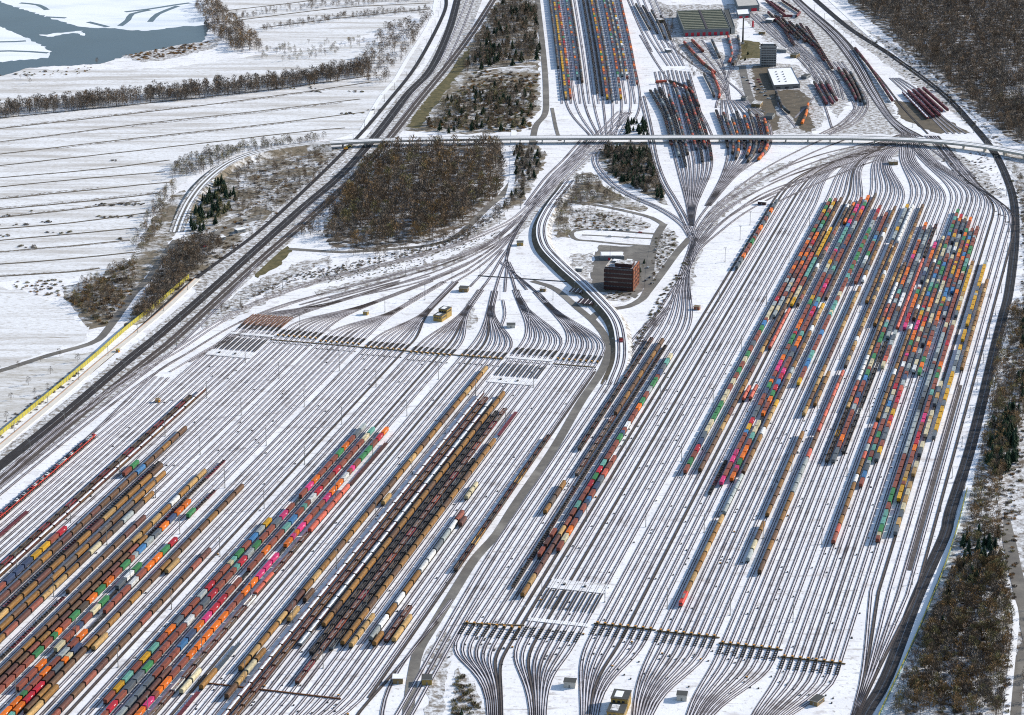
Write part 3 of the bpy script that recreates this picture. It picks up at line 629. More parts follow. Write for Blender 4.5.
# ------------------------------------------------------------------ rolling stock
def bogie_mb():
    mb = MB()
    for y in (-0.9, 0.9):
        for x in (-0.75, 0.75): mb.tube((x - 0.07, y, 0.42), (x + 0.07, y, 0.42), 0.42, 0.42, 'under', 8)
    mb.box(-0.95, 0.95, -1.4, 1.4, 0.45, 0.75, 'under'); return mb
BOG = bogie_mb()
def covered(L, c):
    """closed wagon with rounded roof, ribs and end walls"""
    u = MB(); u.box(-1.25, 1.25, -L / 2 + .2, L / 2 - .2, 0.75, 1.15, 'under', bottom=True)
    b = MB(); k = 'paint_' + c; h = L / 2 - 0.9
    prof = [(-1.36, 1.12), (-1.36, 3.0), (-1.14, 3.52), (-0.58, 3.78), (0, 3.85), (0.58, 3.78), (1.14, 3.52), (1.36, 3.0), (1.36, 1.12)]
    for (x0, z0), (x1, z1) in zip(prof, prof[1:]): b.quad((x0, -h, z0), (x0, h, z0), (x1, h, z1), (x1, -h, z1), k)
    b.poly([(x, -h, z) for x, z in prof][::-1], 'under'); b.poly([(x, h, z) for x, z in prof], k)  # one end wall near-black, painting in the shade between wagons
    n = max(3, int(L / 4.5))
    for i in range(n + 1):
        y = -h + 2 * h * i / n; s = 1.03
        for (x0, z0), (x1, z1) in zip(prof, prof[1:]): b.quad((x0 * s, y - .09, z0 + .03), (x0 * s, y + .09, z0 + .03), (x1 * s, y + .09, z1 + .03), (x1 * s, y - .09, z1 + .03), 'under' if i in (0, n) else k)  # end ribs darkened for the same shaded gap
    return [('body', b), ('underframe', u)]
def opened(L, c, load):
    u = MB(); u.box(-1.25, 1.25, -L / 2 + .2, L / 2 - .2, 0.75, 1.1, 'under', bottom=True)
    b = MB(); k = 'paint_' + c; h = L / 2 - 0.65; w = 1.42; t = 0.09; H = 2.75
    b.box(-w, -w + t, -h, h, 1.1, H, k); b.box(w - t, w, -h, h, 1.1, H, k)
    b.box(-w + t, w - t, -h, -h + t, 1.1, H - .02, k); b.box(-w + t, w - t, h - t, h, 1.1, H - .02, k)
    n = max(4, int(L / 2.4))
    for i in range(1, n):
        y = -h + 2 * h * i / n
        for s in (-1, 1): b.box(s * w - .07, s * w + .07, y - .07, y + .07, 1.12, H - .06, k)
    l = MB()
    N = 7; pts = []
    for i in range(N + 1):
        y = -h + t + (2 * h - 2 * t) * i / N
        zz = .45 if load == 'load_snow' else 0
        pts.append([(-w + t, y, zz + 1.75 + .12 * math.sin(i * 2.1)), (0, y, zz + 2.25 + .2 * math.sin(i * 1.7 + 1)), (w - t, y, zz + 1.75 + .12 * math.cos(i * 2.3))])
    for a, b2 in zip(pts, pts[1:]):
        for j in (0, 1): l.quad(a[j], a[j + 1], b2[j + 1], b2[j], load)
    return [('body', b), ('underframe', u), ('load', l)]
def flat(L, c, load=None):
    b = MB(); k = 'paint_' + c
    b.box(-1.38, 1.38, -L / 2 + .3, L / 2 - .3, 1.0, 1.28, k, bottom=True); b.box(-0.6, 0.6, -L / 2 + .3, L / 2 - .3, 0.6, 1.0, 'under', bottom=True)
    n = max(3, int(L / 3.2))
    for i in range(n + 1):
        y = -L / 2 + .5 + (L - 1.0) * i / n
        for s in (-1, 1): b.box(s * 1.34 - .06, s * 1.34 + .06, y - .08, y + .08, 1.28, 2.35, k)
    out = [('deck', b)]
    if load:
        l = MB(); rr = random.Random(int(L * 10) + len(c))
        for i in range(n):
            y = -L / 2 + .9 + (L - 1.0) * i / n
            hh = rr.uniform(.3, 1.1); l.tube((0.9, y + .7, 1.3 + hh / 2), (-0.9, y + .7, 1.3 + hh / 2), hh / 2, hh / 2, load, 7)
        out.append(('load', l))
    return out
def spine(L, c='D'):
    b = MB(); b.box(-0.55, 0.55, -L / 2 + .2, L / 2 - .2, 0.8, 1.15, 'under', bottom=True)
    for y in (-.45, -.15, .15, .45): b.box(-1.3, 1.3, L * y - .18, L * y + .18, 0.95, 1.18, 'under')
    for s in (-1, 1): b.box(s * 1.2 - .1, s * 1.2 + .1, -L / 2 + .3, L / 2 - .3, 0.9, 1.16, 'under')
    return [('frame', b)]
def tank(L, c):
    u = MB(); u.box(-1.2, 1.2, -L / 2 + .2, L / 2 - .2, 0.75, 1.1, 'under', bottom=True)
    b = MB(); k = 'paint_' + c; h = L / 2 - .9; n = 12; k0 = len(b.v)
    rings = [(-h - .35, .7), (-h, 1.35), (h, 1.35), (h + .35, .7)]
    for y, r in rings:
        for i in range(n):
            t = 2 * math.pi * i / n; b.v.append((r * math.cos(t), y, 2.6 + r * math.sin(t)))
    for q in range(3):
        for i in range(n):
            j = (i + 1) % n; b.f.append((q * n + i, q * n + j, (q + 1) * n + j, (q + 1) * n + i)); b.m.append(b.mi(k))
    b.f.append(tuple(range(n))[::-1]); b.m.append(0); b.f.append(tuple(3 * n + i for i in range(n))); b.m.append(0)
    b.tube((0, 0, 3.9), (0, 0, 4.15), .35, .35, k, 8)
    for y in (-h * .7, h * .7): u.box(-1.1, 1.1, y - .3, y + .3, 1.1, 1.75, 'under')
    return [('tank', b), ('underframe', u)]
def carrier(L):
    b = MB(); k = 'paint_e'
    for z in (1.0, 2.75): b.box(-1.4, 1.4, -L / 2 + .3, L / 2 - .3, z, z + .14, k if z > 2 else 'under', bottom=True, top='under')
    for s in (-1, 1):
        b.box(s * 1.38 - .09, s * 1.38 + .09, -L / 2 + .3, L / 2 - .3, 2.7, 3.25, k)
        n = 7
        for i in range(n + 1):
            y = -L / 2 + .4 + (L - .8) * i / n; b.box(s * 1.38 - .08, s * 1.38 + .08, y - .1, y + .1, 1.1, 2.75, k)
    return [('deck_frame', b)]
def container_mb(L, c):
    b = MB(); k = 'paint_' + c; w, H, h = 1.22, 2.62, L / 2
    n = int(L / 1.25)
    # corrugated sides, roof bows and recessed doors
    for s in (-1, 1):
        prev = None
        for i in range(2 * n + 1):
            y = -h + .12 + (2 * h - .24) * i / (2 * n); x = s * (w - (.07 if i % 2 else 0.0))
            if prev: b.quad((prev[0], prev[1], .12), (x, y, .12), (x, y, H - .1), (prev[0], prev[1], H - .1), k) if s > 0 else b.quad((x, y, .12), (prev[0], prev[1], .12), (prev[0], prev[1], H - .1), (x, y, H - .1), k)
            prev = (x, y)
        b.box(s * w - .08, s * w + .02, -h, h, 0, .14, k); b.box(s * w - .08, s * w + .02, -h, h, H - .12, H, k)
    b.quad((-w, -h, H - .03), (w, -h, H - .03), (w, h, H - .03), (-w, h, H - .03), k)
    for s in (-1, 1):
        y = s * (h - .06); q = [(-w, y, .1), (w, y, .1), (w, y, H - .05), (-w, y, H - .05)]
        b.quad(*(q if s < 0 else q[::-1]), k)
        for x in (-w + .05, w - .05, 0): b.box(x - .07, x + .07, s * h - .05 - .01 * s, s * h + .05 - .01 * s, 0, H - .004, k)
    if c in 'opR' and L > 10:                                    # pale company panel on each side
        for s in (-1, 1):
            yy = h * (.15 if c in 'or' else -.3); b.box(s * w + (-.02 if s > 0 else -.035), s * w + (.035 if s > 0 else .02), yy - 1.1, yy + 1.1, 1.3, 1.8, 'paint_w', bottom=True)
    return b
def car_mb(c):
    b = MB(); b.box(-.85, .85, -2.1, 2.1, .3, .85, c, bottom=True)
    n = len(b.v); k = b.mi(c); g_ = b.mi('glass')
    b.v += [(-.8, -1.7, .85), (.8, -1.7, .85), (.8, 1.0, .85), (-.8, 1.0, .85), (-.65, -1.3, 1.42), (.65, -1.3, 1.42), (.65, .35, 1.42), (-.65, .35, 1.42)]
    for q, mm in (((4, 5, 6, 7), k), ((0, 1, 5, 4), g_), ((1, 2, 6, 5), g_), ((2, 3, 7, 6), g_), ((3, 0, 4, 7), g_)): b.f.append(tuple(n + a for a in q)); b.m.append(mm)
    for y in (-1.3, 1.3):
        for x in (-.78, .78): b.tube((x - .1, y, .32), (x + .1, y, .32), .32, .32, 'under', 8)
    return b
def loco_mb():
    b = MB(); k = 'paint_e'; L = 19.5; h = L / 2
    prof = [(-1.45, 1.0), (-1.45, 3.2), (-1.1, 3.75), (1.1, 3.75), (1.45, 3.2), (1.45, 1.0)]
    ys = [(-h, .86), (-h + 1.2, 1.0), (h - 1.2, 1.0), (h, .86)]
    R = [[(x * (1 if s == 1 else .93), y, 1.0 + (z - 1.0) * s) for x, z in prof] for y, s in ys]
    for A, B in zip(R, R[1:]):
        for i in range(5): b.quad(A[i], B[i], B[i + 1], A[i + 1], k)
    b.poly(R[0][::-1], k); b.poly(R[-1], k)
    w = MB()
    for s in (-1, 1): w.box(-1.0, 1.0, s * h - .04 + .02 * s, s * h + .04 + .02 * s, 2.2, 2.9, 'glass')
    e = MB()
    for y in (-6, 6): e.tube((-.7, y - .9, 3.75), (-.7, y, 4.5), .06, .06, 'under', 4); e.tube((.7, y - .9, 3.75), (.7, y, 4.5), .06, .06, 'under', 4); e.box(-.9, .9, y - .08, y + .08, 4.5, 4.58, 'under', bottom=True)
    e.box(-.7, .7, -3.5, 3.5, 3.75, 4.05, 'steel_grey')
    u = MB(); u.box(-1.2, 1.2, -h + .4, h - .4, .6, 1.0, 'under', bottom=True)
    return [('body', b), ('cab_window', w), ('pantograph', e), ('underframe', u)]

INST = {}                                                           # kind -> list of (key, builder, X, Y, z, heading, label info)
CUR = [0.0, 'noise']
def put(kind, key, X, Y, z, ang, info): INST.setdefault(kind, []).append((key, X, Y, z, ang, info, CUR[0], CUR[1]))
RAILZ = 0.5
ZONE = ['noise', 'road', 'pine', 'far']
def train(v, far, near, spec, z=3.8, zone='noise', path=None):
    """far and near: roof points in the photograph; spec: (kind, length, colours far to near)"""
    if path is None:
        u1 = UV(*far, z)[0]; u0 = UV(*near, z)[0]
        P = [W(u1, v), W(u0, v)]
    else: P = path
    kind, L, cols = spec; CUR[0] = v; CUR[1] = zone
    pts = along(P, L, L / 2); i = 0
    for k, (X, Y, a) in enumerate(pts):
        c = cols[k % len(cols)]
        if not inframe(X, Y, 30): continue
        j = random.uniform(-.15, .15)
        if kind == 'box':
            if c == '-':
                put('container_wagon', ('spine', L), X, Y, RAILZ, a, zone); continue
            put('container_wagon', ('spine', L), X, Y, RAILZ, a, zone)
            if c == ';': pass
            if c.isdigit(): c = 'r'
            if (k * 7 + int(abs(v))) % 9 == 0:                       # two twenty-foot boxes
                c2 = random.choice(cols.replace('-', 'r'))
                for s, cc in ((-1, c), (1, c2)): put('container', ('box', 6.06, cc), X + math.sin(a) * s * 3.2, Y + math.cos(a) * s * 3.2, RAILZ + 1.18, a, (cc, zone))
            else: put('container', ('box', 12.2 if L > 13 else L - 1.2, c), X + math.sin(a) * j, Y + math.cos(a) * j, RAILZ + 1.18, a, (c, zone))
        elif c == '-': continue
        elif kind == 'cov': put('covered_wagon', ('cov', L, c), X, Y, RAILZ, a, (c, zone))
        elif kind in ('opS', 'opD', 'opR'): put('open_wagon', (kind, L, c), X, Y, RAILZ, a, (c, {'S': 'snow', 'D': 'dark load', 'R': 'rusty load'}[kind[2]], zone))
        elif kind == 'flat': put('flat_wagon', ('flat', L, c), X, Y, RAILZ, a, (c, 'bare', zone))
        elif kind == 'flatD': put('flat_wagon', ('flatD', L, c), X, Y, RAILZ, a, (c, 'rolled load', zone))
        elif kind == 'tank': put('tank_wagon', ('tank', L, c), X, Y, RAILZ, a, (c, zone))
        elif kind == 'carrier':
            put('car_carrier', ('carrier', L), X, Y, RAILZ, a, zone)
            for q in range(5):
                d = (q - 2) * 4.7 + random.uniform(-.2, .2)
                if random.random() < .85: put('car', ('car', random.choice(['car_white', 'car_white', 'car_dark', 'car_silver', 'car_dark', 'car_red'])), X + math.sin(a) * d, Y + math.cos(a) * d, RAILZ + 2.89, a, zone)
        elif kind == 'loco': put('locomotive', ('loco',), X, Y, RAILZ, a, zone)
# --- yard on the noise-wall side (far end, near end, make-up far to near)
train(-761.5, (94, 434.5), (-40, 552), ('carrier', 26, 'e'), 3)
train(-750.2 + 2.2, (25, 511), (-40, 567), ('flat', 19, 'm'), 1.5)
train(-724, (190, 395), (-40, 602), ('opD', 15, 'DmDDmnD'), 2.7)
train(-719.2, (204, 388), (-40, 604), ('opS', 22.5, 'nBnnBn'), 2.7)
train(-709, (139, 460), (127, 471), ('box', 14, 'gr'))
train(-709, (67, 526), (-30, 612), ('box', 14, 'Rryybbbrb'))
train(-701.2, (187, 426), (-35, 628), ('cov', 16.6, 'BBABBlBBBBnBBnBABBnnBB'))
train(-694.6, (158, 461), (-35, 636), ('flatD', 19, 'DmDDkDm'), 2)
train(-689.8, (161, 463), (-35, 648), ('cov', 22, 'BAAATnABAnAAT'))
train(-682, (167, 471), (-35, 660), ('cov', 20, 'AAADBDBADABABAT'))
train(-675.4, (153, 491), (-35, 672), ('cov', 19, 'ADGDBcBATTrnr'))
train(-664.0, (146, 515), (66, 594), ('cov', 19, 'nnBBBBBA'))
train(-664.0, (64, 596), (-20, 682), ('flatD', 16, 'mDDm'), 2)
train(-655, (207, 469), (-25, 706), ('cov', 17.5, 'TTAwATATBBBBBBBBBABB'))
train(-649.5, (227, 460), (150, 533), ('flatD', 19, 'mmDDD'), 2)
train(-649.5, (148, 535), (-10, 705), ('cov', 16, 'ArBnnBnBnn'))
train(-644.5, (190, 499), (-5, 694), ('box', 13.9, 'oobokGlGgrogoDgrorgrrrrr'))
train(-635.3, (208, 489), (180, 519), ('flatD', 17, 'mD'), 2)
train(-635.3, (196, 508), (188, 517), ('box', 13.9, 'g'))
train(-635.3, (140, 562), (20, 688), ('box', 13.9, 'gwk-gcrbrc-orrr'))
train(-628.4, (178, 537), (0, 715), ('box', 13.9, 'Rgoorwrrr--orGrorrooRrcrR'))
train(-623.6, (82, 643), (8, 720), ('box', 13.9, 'bcknRRotR'))
train(-618.4, (244, 484), (30, 706), ('cov', 17.6, 'BBBABBBBABBABABA'))
train(-614, (180, 558), (166, 573), ('cov', 22, 'T')); train(-614, (103, 632), (84, 651), ('cov', 22, 'T')); train(-614, (65, 685), (34, 720), ('cov', 22, 'AT'))
train(-599.6, (212, 548), (55, 718), ('cov', 17.7, 'nrBBBBrBBBnrB'))
train(-577.8, (273, 518), (108, 704), ('box', 13.9, 'yGlrgtrrRGrrkortyrtyrycrd'))
train(-571.5, (366, 423), (95, 722), ('box', 13.9, 'Gkrogrrropr-rpkrrgGRtrrRkrwrrrrgkkrRro'))
train(-562.5, (375, 427), (115, 722), ('box', 13.9, 'tcrrrrRrrRwrrltrrorr-rrRRpoblrrrkkkG'))
train(-557.8, (172, 666), (120, 722), ('cov', 17.5, 'nnnn'))
train(-552.5, (390, 427), (140, 722), ('box', 13.9, 'oRrggrpwooprrdpoo-pppoorrooooorroopo'))
train(-545.1, (385, 442), (352, 482), ('flat', 22, 'n'), 2); train(-545.1, (350, 484), (310, 528), ('cov', 17.5, 'ddd')); train(-545.1, (308, 532), (150, 722), ('opR', 18, 'nDnnDnw'), 2.7)
train(-545.1, (273, 572), (251, 596), ('cov', 17.5, 'dd'))
train(-539.5, (202, 668), (180, 693), ('cov', 16, 'cc'))
train(-530.2, (240, 642), (220, 665), ('flat', 20, 'k'), 2); train(-530.2, (218, 668), (200, 688), ('cov', 26, 'A')); train(-530.2, (198, 691), (170, 722), ('flat', 20, 'm'), 2)
train(-516.3, (487, 366), (236, 673), ('cov', 17, 'TAATAABBAABATAABBBBAAABAATAnn'))
train(-511.2, (391, 493), (383, 503), ('cov', 18, 'T')); train(-511.2, (314, 588), (306, 600), ('cov', 18, 'B')); train(-511.2, (299, 606), (289, 620), ('cov', 20, 'T')); train(-511.2, (268, 648), (232, 692), ('cov', 17, 'AcTB'))
train(-503.8, (484, 392), (212, 724), ('opS', 18.5, 'nnBn'), 2.7)
train(-498.0, (487, 397), (222, 724), ('opR', 18.5, 'nBBn'), 2.7)
train(-492.6, (488, 399), (300, 645), ('opS', 18.5, 'kknD'), 2.7)
train(-487.4, (501, 391), (320, 626), ('cov', 18, 'AAAABAAAAAAB'))
train(-482, (500, 411), (308, 656), ('opD', 14, 'xDxx'), 2.7)
train(-477.2, (503, 408), (296, 680), ('opR', 15.5, 'nDmnBrn'), 2.7)
train(-472.4, (470, 458), (322, 652), ('opD', 14, 'xxDk'), 2.7)
train(-467.6, (514, 411), (496, 436), ('flat', 18, 'm'), 2); train(-467.6, (493, 438), (337, 646), ('cov', 17.6, 'AAAABAABAA'))
train(-461.5, (373, 613), (352, 641), ('cov', 12, 'T'))
train(-452.6, (462, 510), (369, 642), ('cov', 18, 'rwGkwwAAwAwG'))
train(-448.2, (466, 516), (457, 527), ('cov', 14, 'n')); train(-448.2, (384, 631), (374, 645), ('cov', 18, 'A'))
train(-443, (408, 605), (386, 641), ('opR', 18, 'n'), 2.7); train(-438.2, (410, 614), (393, 641), ('cov', 19, 'T'))
train(-430.5, (551, 435), (457, 572), ('opD', 14.5, 'nDnDnATn'), 2.7)
train(-457.4, (502, 484), (493, 498), ('cov', 10, 'c'))
# --- beside the service road
train(-402, (646, 337), (577, 447), ('opD', 15, 'nDxnDDnx'), 2.7, 'road')
train(-392.2, (662, 338), (614, 412), ('cov', 17, 'BBA'), 3.8, 'road')
train(-392.2, (612, 415), (576, 474), ('opR', 16, 'nDD'), 2.7, 'road'); train(-397.1, (562, 480), (546, 507), ('cov', 15, 'ABD'), 3.8, 'road')
train(-387.4, (668, 345), (512, 586), ('flatD', 15, 'DDnD'), 2, 'road')
train(-382.5, (556, 527), (536, 556), ('box', 17, 'rn'), 3.8, 'road')
train(-377.6, (670, 353), (570, 513), ('box', 13.9, 'ctkbrgGrgorrwrgrrrtRgRrrtrybrbry'), 3.8, 'road'); train(-377.6, (568, 516), (520, 594), ('cov', 17, 'rTnnnnTA'), 3.8, 'road')
train(-372.6, (612, 455), (557, 548), ('box', 13.9, 'rrdkbrlrbrocr'), 3.8, 'road')
# --- yard on the pine-wood side
def rtrain(v, far, near, spec, z=3.8): train(v, far, near, spec, z, 'pine')
rtrain(-367.8, (775, 199), (735, 268), ('box', 16, 'kkokrkorkgrro'))
rtrain(-317.0, (829, 198), (686, 471), ('box', 14, 'grgyrrkrgrrorrokrorkGrrrRGccclgrrkrgcrgrcrccgggcckbRr'))
rtrain(-312.1, (835, 198), (775, 313), ('box', 14, 'rycrgrgtkooRrrokorrnGcGrGGcGG'))
rtrain(-307.2, (840, 197), (808, 250), ('cov', 18, 'BBBA')); rtrain(-307.2, (807, 252), (786, 290), ('box', 14, 'ddrdr')); rtrain(-307.2, (785, 292), (698, 473), ('cov', 17, 'ATBBBnBBATnDnBAABBn'))
rtrain(-302.3, (831, 227), (792, 304), ('box', 14, 'yyyyyyynttttrrccc')); rtrain(-302.3, (790, 308), (776, 347), ('tank', 15.5, 'd')); rtrain(-302.3, (757, 386), (750, 399), ('tank', 15.5, 'd'))
rtrain(-297.2, (848, 200), (798, 303), ('cov', 14, 'DwDBxDBArDxrdDx')); rtrain(-297.2, (764, 385), (759, 396), ('tank', 15.5, 'd'))
rtrain(-292.6, (855, 202), (846, 222), ('cov', 15, 'oBBB')); rtrain(-292.6, (726, 460), (708, 495), ('flatD', 17, 'xDm'), 2)
rtrain(-287.6, (861, 197), (720, 485), ('box', 14, 'rrpprrplttttktrrycGrrrrrygrrrookggrkopprbgbrrkkRyl'))
rtrain(-281.8, (868, 195), (735, 476), ('box', 14, 'oogporrGGkkrrbrrrktkrRpRrtlRprrrtoobkrrpRlRgorr-cctr'))
rtrain(-275.9, (877, 193), (826, 298), ('cov', 18, 'DBBBBBBBB')); rtrain(-275.9, (823, 303), (736, 470), ('cov', 16, 'yTTAwABABBAGTBBB')); rtrain(-275.9, (734, 473), (719, 512), ('tank', 15, 'G')); rtrain(-275.9, (718, 514), (687, 588), ('cov', 17, 'TAA')); rtrain(-275.9, (686.5, 586), (679, 607), ('loco', 34, 'e'))
rtrain(-266.0, (880, 205), (799, 384), ('box', 14, 'rRrrGGgggrgrggrgrtrrrcrttcrrrlrrrttlrryn'))
rtrain(-257.0, (886, 212), (857, 280), ('box', 14, 'rrrrrkltrrgwGk'))
rtrain(-251.4, (895, 206), (858, 282), ('cov', 16, 'BAABkAwDA')); rtrain(-251.4, (857, 286), (804, 412), ('cov', 17, 'ATTABATABnnnB'))
rtrain(-246.3, (830, 371), (813, 405), ('cov', 16, 'AAB')); rtrain(-246.3, (803, 431), (765, 514), ('cov', 17, 'ABBAAB')); rtrain(-246.3, (764, 521), (751, 555), ('cov', 17, 'ABcG'))
rtrain(-240.3, (906, 204), (895, 237), ('box', 14, 'yGGGGk')); rtrain(-240.3, (893, 240), (872, 300), ('cov', 14, 'BABB'))
rtrain(-235.4, (911, 204), (897, 240), ('cov', 15, 'w')); rtrain(-235.4, (896, 243), (845, 367), ('cov', 13, 'BAATTBAwTADTDTB')); rtrain(-235.4, (843, 370), (820, 428), ('tank', 16, 'drd')); rtrain(-235.4, (819, 432), (762, 570), ('cov', 18, 'BBdGGGGAAABBA'))
rtrain(-225.7, (922, 204), (882, 322), ('cov', 14, 'BBABBABATA'))
rtrain(-220.8, (906, 262), (842, 405), ('cov', 13, 'BBATTwwwwwrdrATA')); rtrain(-220.8, (841, 407), (820, 462), ('opD', 13, 'DDBDy'), 2.7)
rtrain(-215.9, (924, 222), (836, 458), ('box', 14, 'orkkGrroprrooroktrGrrrotrggrrgccglrrbdGrrrr'))
rtrain(-211.0, (929, 225), (878, 338), ('box', 14, 'kkkGGkkGGkkkGGkkwwwBk')); rtrain(-211.0, (877, 341), (845, 452), ('opD', 14, 'DDxDwDxD'), 2.7)
rtrain(-206.1, (935, 224), (922, 255), ('opD', 14, 'mDnD'), 2.7); rtrain(-206.1, (921, 258), (899, 327), ('tank', 15, 'd')); rtrain(-206.1, (898, 330), (884, 367), ('box', 14, 'GkGrrdcG'))
rtrain(-200.1, (936, 242), (905, 329), ('box', 14, 'ppoorrGbk-wgooorRR'))
rtrain(-195.2, (944, 236), (918, 318), ('cov', 13, 'cDTTATwBBBD')); rtrain(-195.2, (912, 324), (876, 420), ('cov', 15, 'wAABAABA')); rtrain(-195.2, (875, 422), (838, 538), ('cov', 16, 'drdGdAAwAAABA'))
rtrain(-190.3, (958, 209), (862, 488), ('box', 14, 'grtrgklrrgcckgrrlGtglrrRyoppoogrrrwrrrRcGlcGrr'))
rtrain(-185.5, (962, 214), (879, 459), ('box', 14, 'Rokkryk-GGrrlggkcgrroocrRocrcrokkGkbGdRRry'))
rtrain(-180.6, (966, 215), (917, 371), ('box', 14, 'kDkk-Gkcw-crrrrRccwcckkcc'))
rtrain(-175.7, (971, 217), (917, 373), ('box', 14, 'orrgogrryoryyykrrllyrroorkrr'))
rtrain(-170.8, (973, 228), (951, 293), ('box', 14, 'rklyprlorroo')); rtrain(-170.8, (949, 297), (943, 315), ('box', 14, 'Grb'))
rtrain(-166.6, (978, 226), (872, 537), ('box', 14, 'rrrrrggrttgcrGkorrrrrrcrGGGGkGkGGGkkxxkGGGGGG'))
rtrain(-161.0, (975, 261), (894, 501), ('box', 14, 'ATyyyyyTcTyk-crrrRrrroggrrtrrrpprRRorr'))
rtrain(-156.2, (941, 381), (892, 533), ('box', 14, 'ckTk-cTcc-ck-cT-TcT'))
rtrain(-149.6, (985, 260), (936, 434), ('box', 14, 'Gyyyyykyyyykyy-yy-yGGk'))
rtrain(-143.6, (988, 279), (963, 366), ('cov', 14, 'AATA'))
# --- sidings beyond the road bridge
def far_train(P, a, b, spec):
    Q = smooth(GP(P), 15); s = along(Q, 3.0); Q = [(x, y) for x, y, _ in s if a <= PX(x, y)[1] <= b]
    if len(Q) > 2:
        if PX(*Q[0])[1] > PX(*Q[-1])[1]: Q = Q[::-1]
        train(random.random() * 50, None, None, spec, 3.8, 'far', Q)
mk = [('cov', 16, 'DkDB'), ('box', 15, 'yyykyyrykkyTyyy'), ('box', 15, 'rkrrgrRrkoorryo'), None, ('box', 15, 'krktkGkokb'), ('cov', 16, 'DBkD'), None, None, ('opD', 15, 'DxkD'), ('flatD', 16, 'Dxk'), ('box', 15, 'orkyrrkorygoyrky'),
      ('cov', 15, 'DkkB'), None, ('box', 15, 'rokgGrrkkoryrro'), ('cov', 15, 'GkTGD'), ('box', 15, 'wkrGyrkrrky'), None, ('box', 15, 'krorkrr')]
for k, (P, s) in enumerate(zip(FA0, mk)):
    if s: far_train(P, -4, 70 + (k * 37) % 34 if k not in (1, 2, 10, 13) else 101, s)
for k, P in enumerate(FA1):
    if k not in (4,): far_train(P, 78 + (k * 13) % 20, 146 + (k * 11) % 24, ('cov' if k % 2 else 'opD', 13, ['DkkxDrD', 'kDkDkG', 'DxDk', 'rkDdDk', 'xDk', 'drkDkdD', 'kDDxk', 'dDkDr', 'DkDd'][k]))
for k, P in enumerate(FA2):
    far_train(P, 110 + (k * 5) % 12, 148 + (k * 7) % 18, ('cov' if k % 3 else 'opD', 13, ['DkrD', 'rDkD', 'kDo', 'DkDk', 'oDkd', 'DkD', 'rrD', 'doD'][k]))
far_train([(655, 84), (672, 84), (690, 92), (700, 110)], 70, 118, ('cov', 15, 'dDkrD')); far_train([(684, 44), (700, 62), (714, 74)], 30, 74, ('cov', 15, 'dDrd')); far_train([(692, 42), (704, 54)], 30, 60, ('cov', 17, 'dr'))
far_train([(728, 38), (732, 55), (729, 64)], 36, 66, ('cov', 17, 'dk')); far_train([(738, 38), (740, 54), (733, 66)], 36, 68, ('cov', 17, 'kD')); far_train([(712, 42), (720, 60)], 38, 62, ('cov', 17, 'kD'))
far_train([(712, 74), (719, 92), (719, 100)], 70, 102, ('cov', 17, 'ddrd')); far_train([(704, 76), (712, 92), (714, 98)], 70, 102, ('cov', 17, 'Dkk'))
far_train([(766, 2), (790, 20), (800, 14)], 0, 18, ('cov', 15, 'mm')); far_train([(770, 3), (783, 12)], 0, 14, ('opD', 14, 'm'))
far_train([(782, 2), (800, 14)], 0, 15, ('opD', 14, 'mn')); far_train([(800, 25), (808, 38), (818, 52), (824, 62)], 22, 64, ('opD', 14, 'mmn')); far_train([(806, 28), (820, 50), (832, 70)], 26, 72, ('opD', 14, 'mn'))
far_train([(778, 18), (786, 34), (795, 48)], 16, 50, ('opD', 14, 'nm')); far_train([(855, 50), (872, 72), (892, 102)], 48, 103, ('cov', 16, 'nm'))
for k in range(5): far_train([(903 + k * 5, 94 - k), (928 + k * 6, 120 - k)], 80, 121 - 2 * k, ('opS' if k == 0 else 'cov', 16, 'm'))
for k in range(5): far_train([(768 + k * 7, 14 + k * 3), (790 + k * 8, 36 + k * 4)], 10 + k * 4, 34 + k * 6, ('opD' if k % 2 else 'cov', 15, ['mDn', 'DmD', 'nDk', 'mDD', 'DkD'][k]))
for k in range(4): far_train([(636 + k * 6, 6), (646 + k * 6, 24), (656 + k * 5, 42)], 2 + k * 5, 30 + k * 5, ('opD' if k % 2 else 'cov', 15, ['Dk', 'kDx', 'DkD', 'xD'][k]))
for k in range(3): far_train([(838 + k * 5, 70), (852 + k * 4, 92), (858 + k * 4, 108)], 68 + k * 3, 100 + k * 3, ('cov', 15, ['mD', 'Dn', 'kD'][k]))
for k in range(3): far_train([(814 + k * 6, 84), (828 + k * 6, 108)], 82, 110 - k * 3, ('cov', 16, 'Dmmn'))
far_train([(808, 106), (806, 116), (801, 127)], 100, 128, ('cov', 16, 'oBo')); far_train([(776, 94), (782, 108), (788, 114)], 92, 114, ('cov', 15, 'xDk'))

# --- build the stock: the 300 that show largest of each kind as things of their own, the rest joined
ZN = {'noise': 'in the sorting yard beside the main line', 'road': 'on the tracks along the grey service road', 'pine': 'in the sorting yard on the pine-wood side', 'far': 'in the sidings beyond the road bridge'}
MBC = {}
def parts_of(key):
    if key in MBC: return MBC[key]
    k = key[0]
    if k == 'box': p = [('container', container_mb(key[1], key[2]))]
    elif k == 'cov': p = covered(key[1], key[2])
    elif k == 'opS': p = opened(key[1], key[2], 'load_snow')
    elif k == 'opD': p = opened(key[1], key[2], 'load_dark')
    elif k == 'opR': p = opened(key[1], key[2], 'load_rust')
    elif k == 'flat': p = flat(key[1], key[2])
    elif k == 'flatD': p = flat(key[1], key[2], 'load_dark')
    elif k == 'spine': p = spine(key[1])
    elif k == 'tank': p = tank(key[1], key[2])
    elif k == 'carrier': p = carrier(key[1])
    elif k == 'car': p = [('car', car_mb(key[1]))]
    elif k == 'loco': p = loco_mb()
    MBC[key] = p; return p
MESHC = {}
def meshes_of(key):
    if key not in MESHC: MESHC[key] = [(n, mb.mesh(n)) for n, mb in parts_of(key)]
    return MESHC[key]
